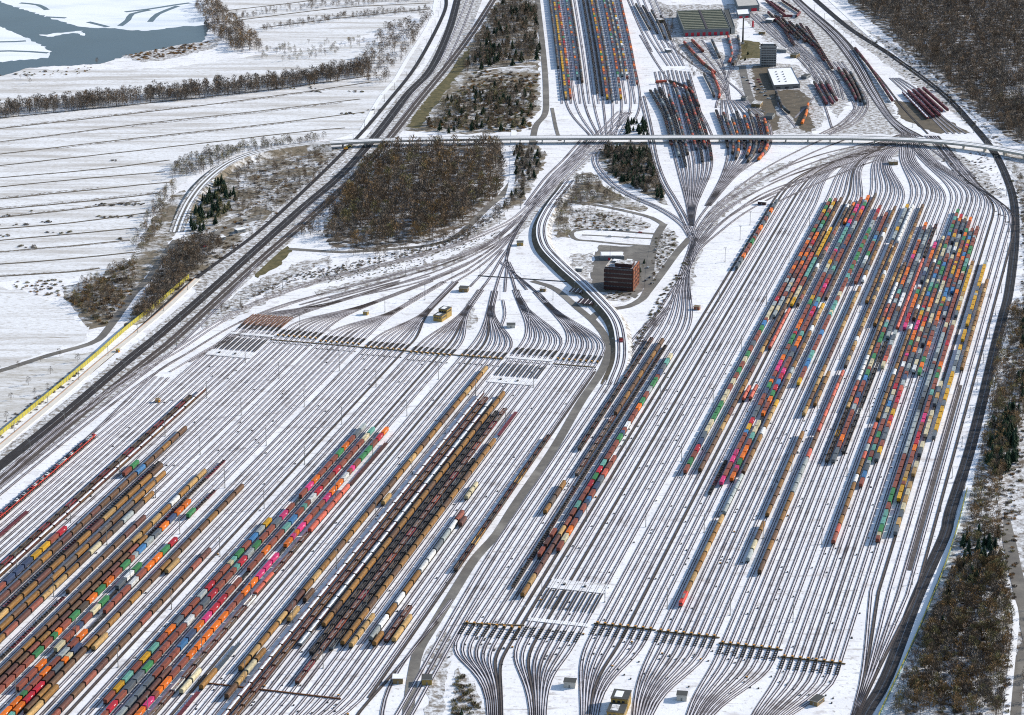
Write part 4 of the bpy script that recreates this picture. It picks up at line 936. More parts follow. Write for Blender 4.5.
BOGM = BOG.mesh('bogie')
BODIST = lambda L: max(2.6, L / 2 - 2.6)
def ordn(n):
    return f'{n}' + ('th' if 10 <= n % 100 <= 20 else {1: 'st', 2: 'nd', 3: 'rd'}.get(n % 10, 'th'))
REFN = {'noise': 'the car transporters', 'road': 'the service road', 'pine': 'the white field'}
ORDER = {}
for zn_ in REFN:
    vs_ = sorted({round(e[6]) for l in INST.values() for e in l if e[7] == zn_ and e[0][0] != 'carrier'})
    for n_, v_ in enumerate(vs_): ORDER[(zn_, v_)] = n_ + 1
NTH = {}
for cls in (('container',), ('container_wagon', 'covered_wagon', 'open_wagon', 'flat_wagon', 'tank_wagon')):
    rows = {}
    for kd in cls:
        for e in INST.get(kd, []):
            if e[7] in REFN: rows.setdefault((e[7], round(e[6])), []).append(e)
    for r_ in rows.values():
        r_.sort(key=lambda e: -(e[1] * DU[0] + e[2] * DU[1]))
        for n_, e in enumerate(r_): NTH[id(e)] = n_ + 1
def label_of(kind, e):
    key, info = e[0], e[5]
    if kind == 'car_carrier': return 'red two-deck car transporter wagon carrying parked cars', 'rail wagon', 'red car transporter wagons'
    if kind == 'car':
        n = {'car_white': 'white', 'car_dark': 'dark', 'car_silver': 'silver', 'car_red': 'red'}[key[1]]
        return f'{n} car on the upper deck of a red transporter wagon', 'car', f'{n} cars on the red transporter wagons'
    if kind == 'locomotive': return 'red electric locomotive at the end of a train of golden wagons', 'locomotive', None
    c = COL[key[2]][0] if len(key) > 2 else ''
    what = {'container': f'{"short " if key[1] < 7 else ""}{c} container', 'container_wagon': 'skeletal container wagon', 'covered_wagon': f'{c} closed wagon', 'open_wagon': f'{c} open wagon', 'flat_wagon': f'{c} flat wagon', 'tank_wagon': f'{c} tank wagon'}[kind]
    cat = 'container' if kind == 'container' else 'tank wagon' if kind == 'tank_wagon' else 'rail wagon'
    grp = f'{what}s {ZN[e[7]]}'
    if e[7] not in REFN: return f'{what} {ZN[e[7]]}', cat, grp
    return f'{what}, {ordn(NTH[id(e)])} from the bridge end, {ordn(ORDER[(e[7], round(e[6]))])} occupied track from {REFN[e[7]]}', cat, grp
for kind, lst in INST.items():
    vis = lambda e: inframe(e[1], e[2], 4)
    lst = list(lst)
    lst.sort(key=lambda e: (not vis(e), e[1] ** 2 + e[2] ** 2))
    top = [e for e in lst[:300] if vis(e)]; rest = lst[len(top):]
    for e in top:
        key, X, Y, z, a, info = e[:6]
        lab, cat, grp = label_of(kind, e); ms = meshes_of(key)
        nm = kind
        if len(ms) == 1 and kind in ('container', 'car'):
            o = link_mesh(nm, ms[0][1], None, (X, Y, z), a)
        else:
            o = empty(nm, (X, Y, z), a)
            for n, me in ms:
                pt = link_mesh(n, me, o)
                if n == 'load': pt['kind'] = 'stuff'
            L = key[1] if len(key) > 1 else 19.5
            for s in (-1, 1): link_mesh('bogie', BOGM, o, (0, s * BODIST(L), 0))
        tag(o, lab, cat, grp)
    if rest:
        items = []
        for key, X, Y, z, a, info, *_ in rest:
            for n, mb in parts_of(key): items.append((mb, (X, Y, z), a, 1.0))
        o = joined('distant_' + kind + 's', items)
        nm2 = {'container': 'small distant shipping containers of mixed colours far down the yard', 'container_wagon': 'distant skeletal container wagons far down the yard', 'covered_wagon': 'distant closed goods wagons far down the yard and beyond the bridge',
               'open_wagon': 'distant open wagons far down the yard and beyond the bridge', 'flat_wagon': 'distant flat wagons in the far sidings'}.get(kind, 'distant ' + kind.replace('_', ' ') + 's')
        tag(o, nm2, 'rail wagons' if 'wagon' in kind else 'containers', None, 'stuff')
print({k: len(v) for k, v in INST.items()})
# ------------------------------------------------------------------ rail retarders and the equipment rows
rb = MB(); 
for k in range(5):
    y = -6.4 + k * 3.2
    for x in (-1.05, -.48, .48, 1.05): rb.box(x - .12, x + .12, y - 1.1, y + 1.1, 0.15, 0.5, 'under')
    rb.box(-1.3, 1.3, y - .16, y + .16, 0.08, 0.26, 'wall_brown')
ra = MB(); ra.box(-.75, .75, -9.6, -8.1, 0.1, 1.5, 'wall_brown', top='orange_paint'); ra.box(-.5, .5, -8.1, -7.6, 0.1, .8, 'under')
rbm, ram = rb.mesh('brake_beams'), ra.mesh('actuator_box')
for (p, a, b, i) in RET:
    left = b < 10
    o = empty('rail_retarder', (p[0], p[1], 0.35), a if not left else a)
    link_mesh('brake_beams', rbm, o)
    snowy = b in (0, 6, 11)
    if not snowy:
        k = link_mesh('actuator_box', ram, o)
        if not left: k.rotation_euler = (0, 0, math.pi)
    where = 'below the hump house with yellow sides' if left else 'in the row beside the pine-wood yard'
    tag(o, f'dark rail retarder {"half buried by snow platforms " if snowy else "with orange actuator box "}{where}', 'retarder', f'retarders {"between snow platforms " if snowy else ""}{where}')
def wslab(name, c0, c1, wd, h, mt, top, label, cat):
    """slab along a line between two ground points"""
    mb = MB(); mb.beam([c0, c1], -wd / 2, wd / 2, 0.3, h, mt, top); o = mb.build(name); tag(o, label, cat); return o
for b, (du0, du1) in ((0, (-12, -6)), (6, (-8, -3)), (11, (10, 15))):
    v0, v1 = (LB[b] - 3, LB[b] + 36.5) if b < 10 else (RB[1] - 2.5, RB[1] + 37); u = LU[b] if b < 10 else ROWU[1]
    wslab('snow_platform', W(u + du0, v0), W(u + du0, v1), 5, .45, 'speckled', 'snow', ['low snow-topped platform across the tracks beside the rusty rails', 'low snow-topped platform across the tracks above the golden wagons', 'low snow-topped platform at the retarder row beside the service road'][{0: 0, 6: 1, 11: 2}[b]], 'platform')
    for i in range(8):                                               # second set of long brakes beyond the platform
        v = (LB[b] + 4.75 * i) if b < 10 else RB[1] + 4.88 * i
        c = W(u + (-38 if b < 10 else 44), v); mb = MB()
        for x in (-.95, .95): mb.box(x - .35, x + .35, -15, 15, 0, .42, 'under')
        o = mb.build('long_rail_brake', None, (c[0], c[1], .35), AZ); tag(o, f'long dark rail brake bars {"above the yard near the rusty rails" if b == 0 else "above the golden wagons" if b == 6 else "between the two snow platforms by the service road"}', 'rail brake', f'long rail brakes {b}'.replace('0', 'by rusty rails').replace('6', 'above golden wagons') if b != 11 else 'long rail brakes between the snow platforms')
    wslab('snow_platform', W(u + (-64 if b < 10 else 68), v0), W(u + (-64 if b < 10 else 68), v1), 15, .45, 'speckled', 'snow', ['wide snow-covered platform at the head of the empty tracks by the freight loop', 'wide snow-covered platform just above the golden wagon train', 'wide snow-covered platform with dark hatches beside the container trains'][{0: 0, 6: 1, 11: 2}[b]], 'platform')
    for k, t in enumerate((.25, .6)):
        c = W(u + (-64 if b < 10 else 68), v0 + (v1 - v0) * t); mb = MB(); mb.box(-.7, .7, -1.2, 1.2, .45, 1.35, 'under', top='steel_grey'); mb.box(-.9, .9, -1.4, 1.4, .4, .55, 'concrete'); o = mb.build('equipment_hatch', None, (c[0], c[1], 0), AZ)
        tag(o, f'small dark equipment hatch standing on the wide snow platform {["by the freight loop", "above the golden wagons", "beside the container trains"][{0: 0, 6: 1, 11: 2}[b]]}', 'hatch', f'hatches on snow platform {["by the freight loop", "above the golden wagons", "beside the container trains"][{0: 0, 6: 1, 11: 2}[b]]}')
# cable duct with orange boxes along each row
def duct(c0, c1, label, h=.75, w=.9, mt='wall_brown'):
    mb = MB(); mb.beam([c0, c1], -w / 2, w / 2, 0.15, h, mt); o = mb.build('cable_duct'); tag(o, label, 'cable duct')
duct(W(1446 - .3, -404), W(1452 - .3, -366), 'brown cable duct at the retarder row beside the by-pass tracks')
for k_, (b_, e_) in enumerate(((2, 3), (3, 4), (4, 5), (5, 6))):
    duct(W(ROWU[b_] - .3, RB[b_] - 2.5), W(ROWU[b_] - .3, RB[b_] + 37.5), ['brown cable duct along the retarders beside the lower snow platform', 'brown cable duct along the retarders below the red locomotive', 'brown cable duct at the retarders second from the pine wood', 'brown cable duct at the retarders next to the pine wood'][k_])
duct(W(1951, -712), W(1951, -510), 'long brown cable duct along the retarders below the hump house')
duct(W(1949.5, -468), W(1949.5, -432), 'short brown cable duct beside the bend of the service road')
duct(W(1324, -530), W(1324, -446), 'thin rusty cable bridge across the tracks south of the brown wagons', 1.0, .7, 'rail_rust')
duct(G(478, 276), G(583, 283), 'dark cable duct across the throat above the retarder fans', .7, .8, 'under')
# rusty rails by the first platform
for i in range(8):
    v = LB[0] + 4.75 * i; c = W(LU[0] + 26, v); mb = MB()
    for x in (-1.1, 1.1): mb.box(x - .4, x + .4, -15, 15, 0, .45, 'rail_rust')
    o = mb.build('rusty_brake_bars', None, (c[0], c[1], .35), AZ); tag(o, 'bright rusty brake bars along a track above the first snow platform', 'rail brake', 'rusty brake bars')

# ------------------------------------------------------------------ road bridge
HB = 6.2
deck_px = [(330, 142.5), (345, 141.5), (370, 140.3), (420, 138.8), (480, 137.8), (560, 137.2), (660, 136.8), (770, 136.8), (840, 137.2), (890, 138.3), (940, 141), (975, 144.6), (1000, 148.5), (1040, 156), (1080, 164)]
DK = smooth(GP(deck_px, HB), 12)
br = empty('road_bridge', (0, 0, 0)); tag(br, 'long low concrete road bridge carried on piers across the whole yard', 'bridge')
mb = MB(); mb.beam(DK, -5.2, 5.2, HB - 2.0, HB, 'concrete', 'asphalt'); mb.build('deck', br)
mb = MB(); mb.ribbon(DK, -4.9, -.9, HB + .012, 'snow_clean'); mb.ribbon(DK, 0.2, 4.9, HB + .012, 'snow_clean'); mb.build('snow_cover', br)
for s in (-1, 1):
    mb = MB(); mb.beam(DK, s * 5.6 - .42, s * 5.6 + .42, HB - .9, HB + .45, 'concrete'); mb.build('parapet', br)
    mb = MB(); mb.beam(DK, s * 5.6 - .05, s * 5.6 + .05, HB + 1.15, HB + 1.25, 'galv')
    for x, y, a in along(offset(DK, s * 5.6), 6): mb.obox((x, y), .05, .05, HB + .45, HB + 1.15, a, 'galv')
    mb.build('railing', br)
for k, (x, y, a) in enumerate(along(DK, 24, 14)):
    mb = MB(); ca, sa = math.cos(a), math.sin(a)
    for s in (-3, 0, 3): mb.obox((x + s * ca, y - s * sa), .5, .5, 0, HB - 2.3, a, 'concrete')
    mb.obox((x, y), 4.6, .7, HB - 2.6, HB - 1.95, a, 'concrete'); mb.build('pier', br)
ramp_px = [(176, 232, .3), (181, 218, .8), (190, 200, 2.0), (205, 181, 3.2), (228, 163, 4.4), (258, 151.5, 5.4), (300, 144.6, 6.0), (330, 142.5, 6.2)]
RP = smooth([G(x, y, z) + (z,) for x, y, z in ramp_px], 10)
mb = MB()
for side in (-1, 1):
    A = offset(RP, side * 6.3)
    for i in range(len(A) - 1):
        def ft(p, q): return q
        zi, zj = A[i][2], A[i + 1][2]; Bi = offset(RP, side * (6.3 + zi * 1.6 + .4))[i]; Bj = offset(RP, side * (6.3 + zj * 1.6 + .4))[i + 1]
        q = [(A[i][0], A[i][1], zi), (A[i + 1][0], A[i + 1][1], zj), (Bj[0], Bj[1], .1), (Bi[0], Bi[1], .1)]
        mb.quad(*(q if side > 0 else q[::-1]), 'scrub_floor')
mb.ribbon(RP, -6.3, 6.3, 0, 'speckled'); structure('embankment', mb)
mb = MB(); mb.ribbon(RP, -4.2, 4.2, .05, 'asphalt'); structure('road', mb)
mb = MB(); mb.ribbon(RP, -3.0, -1.0, .07, 'snow_clean'); mb.ribbon(RP, 1.5, 3.6, .07, 'snow_clean'); structure('road_snow', mb)
# works under the bridge at the main line
for px, lab in (((346, 150), 'yellow excavator parked beside the main line under the road bridge'), ((381, 147), 'yellow rail machine standing on the track by the bridge pier')):
    x, y = G(*px); o = empty('work_machine', (x, y, .4), 1.1); tag(o, lab, 'excavator')
    mb = MB(); mb.box(-1.4, -.6, -2.2, 2.2, 0, .9, 'under'); mb.box(.6, 1.4, -2.2, 2.2, 0, .9, 'under'); mb.build('crawler', o)
    mb = MB(); mb.box(-1.4, 1.4, -2.4, 1.6, 1.0, 2.2, 'orange_paint'); mb.box(-1.4, -.2, .2, 1.8, 2.2, 3.5, 'yellow_panel'); mb.build('cab', o)
    mb = MB(); mb.tube((.5, 1, 2.2), (.5, 4.5, 4.8), .3, .25, 'yellow_panel'); mb.tube((.5, 4.5, 4.8), (.5, 7, 2.0), .25, .18, 'yellow_panel'); mb.box(-.1, 1.1, 6.6, 7.5, 1.2, 2.1, 'under', bottom=True); mb.build('boom', o)

# ------------------------------------------------------------------ noise walls
def noise_wall(px, h, label, cap, face):
    P = smooth(GP(px), 12); pts = along(P, 5.0); x0, y0, a0 = pts[0]
    o = empty('noise_wall', (0, 0, 0)); tag(o, label, 'noise wall')
    for (x, y, a), (x2, y2, _) in zip(pts, pts[1:]):
        seg = MB(); seg.beam([(x, y), (x2, y2)], -.14, .14, .1, h - .55, face); seg.build('panel', o)
        cp = MB(); cp.beam([(x, y), (x2, y2)], -.3, .3, h - .55, h, cap); cp.build('cap_panel', o)
        ps = MB(); ps.obox((x, y), .22, .22, 0, h + .1, a, 'steel_grey'); ps.build('post', o)
noise_wall([(189, 278), (160, 303), (124, 332), (97, 356), (60, 387), (0, 436), (-50, 478)], 3.8, 'long yellow-topped noise wall between the main line and the snowy field', 'yellow_panel', 'yellow_panel')
noise_wall([(967, 491), (957, 530), (944, 570), (927, 612), (908, 655), (880, 715), (874, 730)], 2.6, 'yellow-topped noise wall along the double track below the pine wood', 'yellow_panel', 'teal_panel')

# ------------------------------------------------------------------ buildings
# signal tower: dark red front with its shade painted in, orange brick side
x0, y0 = G(604.8, 289.5); x1, y1 = G(633.4, 289.5)
Wd = x1 - x0; Dp = 26.0; o = empty('signal_tower', (x0, y0, 0), math.radians(14.5)); HT = 20.5; tag(o, 'tall dark red signal tower with orange brick side wall beside the service road', 'building')
mb = MB(); mb.box(0, Wd, 0, Dp, 0, HT, 'brick_orange', top='roof_dark'); mb.build('wall', o)
mb = MB(); mb.box(-.12, Wd - .2, -.14, -.005, 0, HT - .1, 'dark_red_clad'); mb.build('shaded_front', o)  # dark panel puts the front wall's shade into its colour
for f in range(5):
    mb = MB(); z = .6 + f * 3.95; mb.box(-.9, Wd - .35, -.9, -.25, z, z + 2.6, 'dark_red_clad', bottom=True); mb.build('facade_band', o)
    mb = MB()
    mb.box(-.5, Wd - .6, -.5, -.15, z + 2.6, z + 4.1, 'glass'); w = mb.build('window_band', o)
    for k in range(9):
        m2 = MB(); m2.box(.2 + k * 2.9, .4 + k * 2.9, -.58, -.5, z + 2.6, z + 4.1, 'steel_grey'); m2.build('mullion', w)
for f in range(5):
    for k in range(8):
        mb = MB(); yy = 1.4 + k * 3.1; z = 1.6 + f * 3.9; mb.box(Wd - .02, Wd + .06, yy, yy + 1.9, z, z + 1.7, 'glass', bottom=True); mb.build('window', o)
for k in range(4): mb = MB(); mb.box(Wd - .05, Wd + .5, k * 8.3 + .1, k * 8.3 + .7, 0, 20.2, 'brick_orange'); mb.build('pilaster', o)
mb = MB(); mb.box(.6, Wd - .6, .6, Dp - .6, HT, HT + .05, 'speckled')
mb.box(-.1, Wd + .1, -.1, .4, HT + .02, HT + .8, 'dark_red_clad'); mb.box(Wd - .4, Wd + .12, .4, Dp, HT + .03, HT + .7, 'brick_orange'); mb.box(-.1, .4, .4, Dp, HT + .02, HT + .7, 'concrete'); mb.build('roof', o)
mb = MB(); mb.box(8, Wd - 2, 4, 16, HT + .1, HT + 3.5, 'dark_red_clad', top='speckled'); mb.build('penthouse', o)
mb = MB(); mb.box(3, 9, 17, 23, HT + .1, HT + 1.6, 'wall_grey', top='snow_clean'); mb.box(15, 20, 18, 24, HT + .1, HT + 2.2, 'roof_dark', top='snow_clean'); mb.build('rooftop_plant', o)
x, y = G(612, 258); mb = MB(); mb.obox((x, y), 11, 7, 0, 4, 0, 'wall_grey', top='speckled'); mb.obox((x, y), 10, 6, 4, 4.3, 0, 'concrete', top='snow_clean'); mb.obox((x - 3, y - 7.05), 1.0, .1, .2, 2.4, 0, 'red_door'); tag(mb.build('annex'), 'low flat-roofed annex with snowy roof behind the signal tower', 'building')
# red-tiled storage roofs by the loop
for px, lab, w, d in (((577, 293), 'dark red lattice platform beside the raised loop track', 12, 12), ((586.5, 304), 'dark red ribbed storage roof next to the service road junction', 14, 14)):
    x, y = G(*px); o = empty('storage_shelter', (x, y, 0), .3); tag(o, lab, 'shelter')
    mb = MB(); mb.box(-w / 2, w / 2, -d / 2, d / 2, 2.2, 2.5, 'dark_red_clad', bottom=True); mb.build('roof', o)
    for k in range(7): m2 = MB(); m2.box(-w / 2 + .3 + k * (w - .6) / 6 - .15, -w / 2 + .3 + k * (w - .6) / 6 + .15, -d / 2 + .1, d / 2 - .1, 2.5, 2.72, 'snow_clean' if k % 2 else 'dark_red_clad'); m2.build('rib', o)
    for sx in (-1, 1):
        for sy in (-1, 1): m2 = MB(); m2.box(sx * (w / 2 - .4) - .15, sx * (w / 2 - .4) + .15, sy * (d / 2 - .4) - .15, sy * (d / 2 - .4) + .15, 0, 2.2, 'steel_grey'); m2.build('post', o)
# hump house
def hump_house(px, ang, scale, lab):
    x, y = G(*px); o = empty('hump_house', (x, y, 0), ang); tag(o, lab, 'building')
    for k, (yy, h) in enumerate(((0, 5.0), (13 * scale, 7.5))):
        mb = MB(); mb.box(-5 * scale, 5 * scale, yy - 6 * scale, yy + 6 * scale, 0, h, 'wall_tan'); mb.build('wall', o)
        mb = MB(); mb.box(-5.3 * scale, 5.3 * scale, yy - 6.3 * scale, yy + 6.3 * scale - (.65 * scale if k == 0 else 0), h, h + .5, 'wall_brown', top='roof_dark', bottom=True); rf = mb.build('roof', o)
        m2 = MB(); m2.box(-3.4 * scale, 1.2 * scale, yy - 4 * scale, yy + 4 * scale, h + .5, h + .56, 'snow_clean' if k else 'speckled'); m2.build('snow_cover', rf)
        for q in range(4):
            m2 = MB(); m2.box(5 * scale - .02, 5 * scale + .05, yy - 5 * scale + q * 2.6 * scale, yy - 5 * scale + q * 2.6 * scale + 1.5, h - 2.4, h - 1.0, 'glass', bottom=True); m2.build('window', o)
        for q in range(3):
            m2 = MB(); m2.box(-4 * scale + q * 2.8 * scale, -4 * scale + q * 2.8 * scale + 1.6, yy - 6 * scale - .05, yy - 6 * scale + .02, h - 2.4, h - 1.0, 'glass', bottom=True); m2.build('window', o)
hump_house((440, 320), 0.42, .8, 'yellow-walled hump house of two blocks between the retarder fans')
hump_house((617, 716), 0.22, 1.0, 'brown and yellow hump house between the fans of the near retarder row')
def cabin(px, w, d, h, ang, wall, roof, lab, door='steel_grey'):
    x, y = G(*px); o = empty('cabin', (x, y, 0), ang); tag(o, lab, 'hut')
    mb = MB(); mb.box(-w / 2, w / 2, -d / 2, d / 2, 0, h, wall); mb.build('wall', o)
    mb = MB(); mb.box(-w / 2 - .3, w / 2 + .3, -d / 2 - .3, d / 2 + .3, h, h + .35, 'concrete', top=roof, bottom=True); mb.build('roof', o)
    mb = MB(); mb.box(-.5, .5, -d / 2 - .06, -d / 2 + .02, .1, 2.1, door, bottom=True); mb.build('door', o)
    mb = MB(); mb.box(w / 2 - .02, w / 2 + .06, -d / 4, d / 4, 1.1, 2.0, 'glass', bottom=True); mb.build('window', o)
cabin((464, 291), 8, 7, 3.5, .2, 'wall_brown', 'roof_dark', 'brown hut at the throat above the yellow hump house')
cabin((366, 314.5), 4, 4, 3, .3, 'wall_tan', 'speckled', 'small tan hut between the retarder fans with blue shadow')
cabin((511, 327), 7, 6, 2.6, 0, 'concrete', 'roof_dark', 'grey hut with dark roof beside the curved fan')
cabin((520, 245), 6, 6, 3.2, 0, 'wall_tan', 'roof_dark', 'lone tan hut on the white snow west of the loop track')
cabin((543, 291), 5, 5, 2.8, .2, 'wall_brown', 'speckled', 'small brown hut beside the curving service road')
cabin((398, 682), 6, 6, 3.6, 0, 'wall_brown', 'snow_clean', 'small brown hut with snowy roof west of the service road')
cabin((427, 683), 6, 7, 3.8, 0, 'wall_tan', 'roof_dark', 'tan brick hut beside the service road among dark pallets')
cabin((570, 686), 7, 6, 3.6, .15, 'concrete', 'roof_dark', 'grey concrete hut left of the brown hump house')
cabin((682, 699), 6, 6, 3.6, .15, 'concrete', 'roof_dark', 'grey concrete hut between the middle retarder fans')
cabin((817, 703), 5, 9, 3.0, .6, 'wall_brown', 'roof_dark', 'dark brown hut on the snow below the last retarder')
cabin((697, 309.5), 5, 4, 3, .4, 'brick_orange', 'wall_brown', 'small orange brick hut at the tip of the white field')
cabin((893, 164), 9, 9, 3.5, 0, 'wall_brown', 'speckled', 'square hut beside the fan of tracks south of the bridge')
cabin((762, 204.5), 8, 4, 3, .3, 'dark_red_clad', 'snow_clean', 'small dark red shed by the top of the white field')
cabin((158, 402), 3, 3, 2.6, .3, 'orange_paint', 'wall_brown', 'tiny orange hut beside the switches near the car transporters')
cabin((118, 352), 2.6, 2.6, 2.2, .3, 'orange_paint', 'yellow_panel', 'tiny yellow hut beside the main line')
cabin((579, 271), 6, 5, 3, .2, 'wall_grey', 'snow_clean', 'grey shed with snowy roof in the scrub west of the tower')
cabin((240, 232), 6, 9, 3, .9, 'wall_grey', 'snow_clean', 'small grey shed in the lorry park beside the main line')
cabin((221, 240), 5, 8, 3, .9, 'wall_grey', 'snow_clean', 'white-roofed shed at the end of the lorry park')
for px, w_, d_, h_, a_, wl, rf_, lb in [((757, 106), 10, 16, 4, .3, 'wall_brown', 'speckled', 'brown store shed beside the depot access road'), ((770, 118), 8, 14, 4, .3, 'wall_grey', 'roof_dark', 'dark-roofed store shed south of the white hall'), ((782, 52), 12, 9, 4, .3, 'wall_grey', 'speckled', 'grey workshop shed behind the office tower'),
        ((795, 57), 8, 12, 4, .5, 'wall_brown', 'roof_dark', 'brown wheel shed beside the maroon wagons'), ((770, 22), 9, 12, 4, .4, 'wall_grey', 'snow_clean', 'snow-roofed shed east of the red tank'), ((762, 34), 8, 8, 3.5, .2, 'wall_brown', 'speckled', 'small brown shed between chimney and office tower'),
        ((806, 78), 7, 14, 3.5, .5, 'wall_grey', 'roof_dark', 'long dark shed east of the white hall'), ((660, 22), 7, 12, 4, -.3, 'wall_brown', 'speckled', 'brown shed west of the locomotive workshop'), ((668, 52), 6, 9, 3.5, -.3, 'wall_grey', 'snow_clean', 'snow-roofed hut on the bank below the workshop'), ((744, 100), 6, 9, 3.5, .3, 'wall_grey', 'roof_dark', 'dark hut at the fan of tracks below the car park')]:
    cabin(px, w_, d_, h_, a_, wl, rf_, lb)
# workshop hall with ribbed roof
def hall(roof_px, h, wall, roof, lab, name='hall', ribs=0, rib_mt='roof_rib', doors=0, door_mt='red_door', snow=False, divide=False):
    """roof corners in the photograph: front-left, front-right, back-right, back-left"""
    P = [G(a, b, h) for a, b in roof_px]; o = empty(name, (P[0][0], P[0][1], 0)); tag(o, lab, 'building'); bx, by = P[0]
    Q = [(p[0] - bx, p[1] - by) for p in P]
    mb = MB()
    for a, b in zip(Q, Q[1:] + Q[:1]): mb.quad((a[0], a[1], 0), (b[0], b[1], 0), (b[0], b[1], h), (a[0], a[1], h), wall)
    mb.build('wall', o)
    mb = MB(); mb.poly([(q[0], q[1], h) for q in Q], roof)
    for a, b in zip(Q, Q[1:] + Q[:1]): mb.beam([a, b], -.25, .25, h - .4, h + .5, wall)
    rf = mb.build('roof', o)
    def lerp(s, t):
        f = (Q[0][0] + (Q[1][0] - Q[0][0]) * s, Q[0][1] + (Q[1][1] - Q[0][1]) * s); k = (Q[3][0] + (Q[2][0] - Q[3][0]) * s, Q[3][1] + (Q[2][1] - Q[3][1]) * s)
        return (f[0] + (k[0] - f[0]) * t, f[1] + (k[1] - f[1]) * t)
    for i in range(ribs):
        t = (i + .7) / (ribs + .4)
        for s0, s1 in (((.03, .46), (.54, .97)) if divide else ((.04, .96),)):
            m2 = MB(); m2.beam([lerp(s0, t), lerp(s1, t)], -1.1, 1.1, h + .02, h + 1.3, rib_mt); m2.build('skylight', rf)
    for i in range(doors):
        s = (i + .5) / doors; a = lerp(s - .25 / doors, 0); b = lerp(s + .25 / doors, 0)
        m2 = MB(); m2.beam([a, b], -.02, .12, .2, h * .55, door_mt); m2.build('door', o)
    if divide:
        m2 = MB(); m2.beam([lerp(.5, .02), lerp(.5, .98)], -1.2, 1.2, h + .02, h + .6, 'dark_red_clad'); m2.build('ridge_walkway', rf)
    return o
hall([(684, 30), (730, 28.5), (722, 9.5), (676.5, 11)], 8.5, 'wall_grey', 'roof_green', 'wide grey locomotive workshop with green-grey roof of parallel skylights', 'workshop_hall', 11, 'roof_rib', 8, 'red_door', False, True)
hall([(731, 28), (735, 27.5), (729, 9.5), (723.5, 9.7)], 8, 'wall_grey', 'roof_dark', 'narrow dark-roofed side wing attached to the locomotive workshop', 'side_wing')
hall([(738, 6.5), (759.5, 5.2), (753, -8), (733, -8)], 8, 'wall_grey', 'concrete', 'pale workshop hall with yellow roof stripes behind the chimney', 'paint_hall', 0, 'yellow_panel', 2)
hall([(738, 14.8), (750, 14), (748.5, 9), (736.5, 9.8)], 5, 'wall_grey', 'snow_clean', 'small flat building with white roof and red doors by the chimney', 'engine_shed', 0, 'roof_rib', 2)
hall([(774, 85.5), (800, 84), (791.5, 67.5), (767.5, 68.8)], 5, 'steel_grey', 'snow_clean', 'wide low hall with bright white snowy roof beside the office tower', 'white_hall', 0, 'roof_rib', 3, 'glass')
# skylights of the white hall
for k in range(10):
    x, y = G(776 + (k % 5) * 0.9 + (0 if k < 5 else 6.5), 72 + (k % 5) * 2.4, 5); mb = MB(); mb.obox((x, y), .7, 1.6, 5.0, 5.7, .3, 'steel_grey'); mb.obox((x, y), .55, 1.4, 5.7, 5.8, .3, 'glass'); tag(mb.build('roof_skylight'), 'small dark skylight box on the white roof of the low hall', 'skylight', 'skylights on the white hall')
# office tower
x0, y0 = G(761, 66.5); x1, _ = G(776, 66.5); Wd = x1 - x0; hh = 24.5; o = empty('office_tower', (x0, y0, 0)); tag(o, 'eight-storey grey office tower with pale floor bands in the depot', 'building')
mb = MB(); mb.box(0, Wd, 0, 16, 0, hh, 'wall_grey', top='speckled'); mb.build('wall', o)
for f in range(8):
    z = .8 + f * 3.0; mb = MB(); mb.box(-.3, Wd + .3, -.3, 16.3, z + 1.7, z + 2.7, 'tower_band', bottom=True); mb.build('floor_band', o)
    for k in range(6): m2 = MB(); m2.box(.4 + k * Wd / 6, .4 + k * Wd / 6 + Wd / 6 - .7, -.06, .02, z + .1, z + 1.6, 'glass', bottom=True); m2.build('window', o)
mb = MB(); mb.box(-.4, Wd + .4, -.4, .3, hh - .3, hh + 1.2, 'tower_band'); mb.box(2, Wd - 3, 4, 11, hh, hh + 3, 'wall_grey', top='snow_clean'); mb.build('roof', o)
x, y = G(742.7, 44); o = empty('chimney', (x, y, 0)); tag(o, 'tall slender dark chimney between workshop and office tower', 'chimney')
mb = MB(); mb.tube((0, 0, 0), (0, 0, 33), 1.3, .8, 'roof_dark', 10); mb.build('shaft', o); mb = MB(); mb.tube((0, 0, 33), (0, 0, 33.8), .95, .95, 'steel_grey', 10); mb.build('rim', o); mb = MB(); mb.box(-2, 2, -2, 2, 0, 2.5, 'concrete'); mb.build('plinth', o)
x, y = G(752.8, 27.5); o = empty('water_crane', (x, y, 0)); tag(o, 'bright red upright tank beside the pale workshop', 'tank')
mb = MB(); mb.tube((0, 0, .8), (0, 0, 8.5), 1.2, 1.2, 'red_door', 12); mb.tube((0, 0, 8.5), (0, 0, 9.2), 1.2, .3, 'red_door', 12); mb.build('tank', o); mb = MB(); mb.box(-1.6, 1.6, -1.6, 1.6, 0, .8, 'concrete'); mb.build('plinth', o)
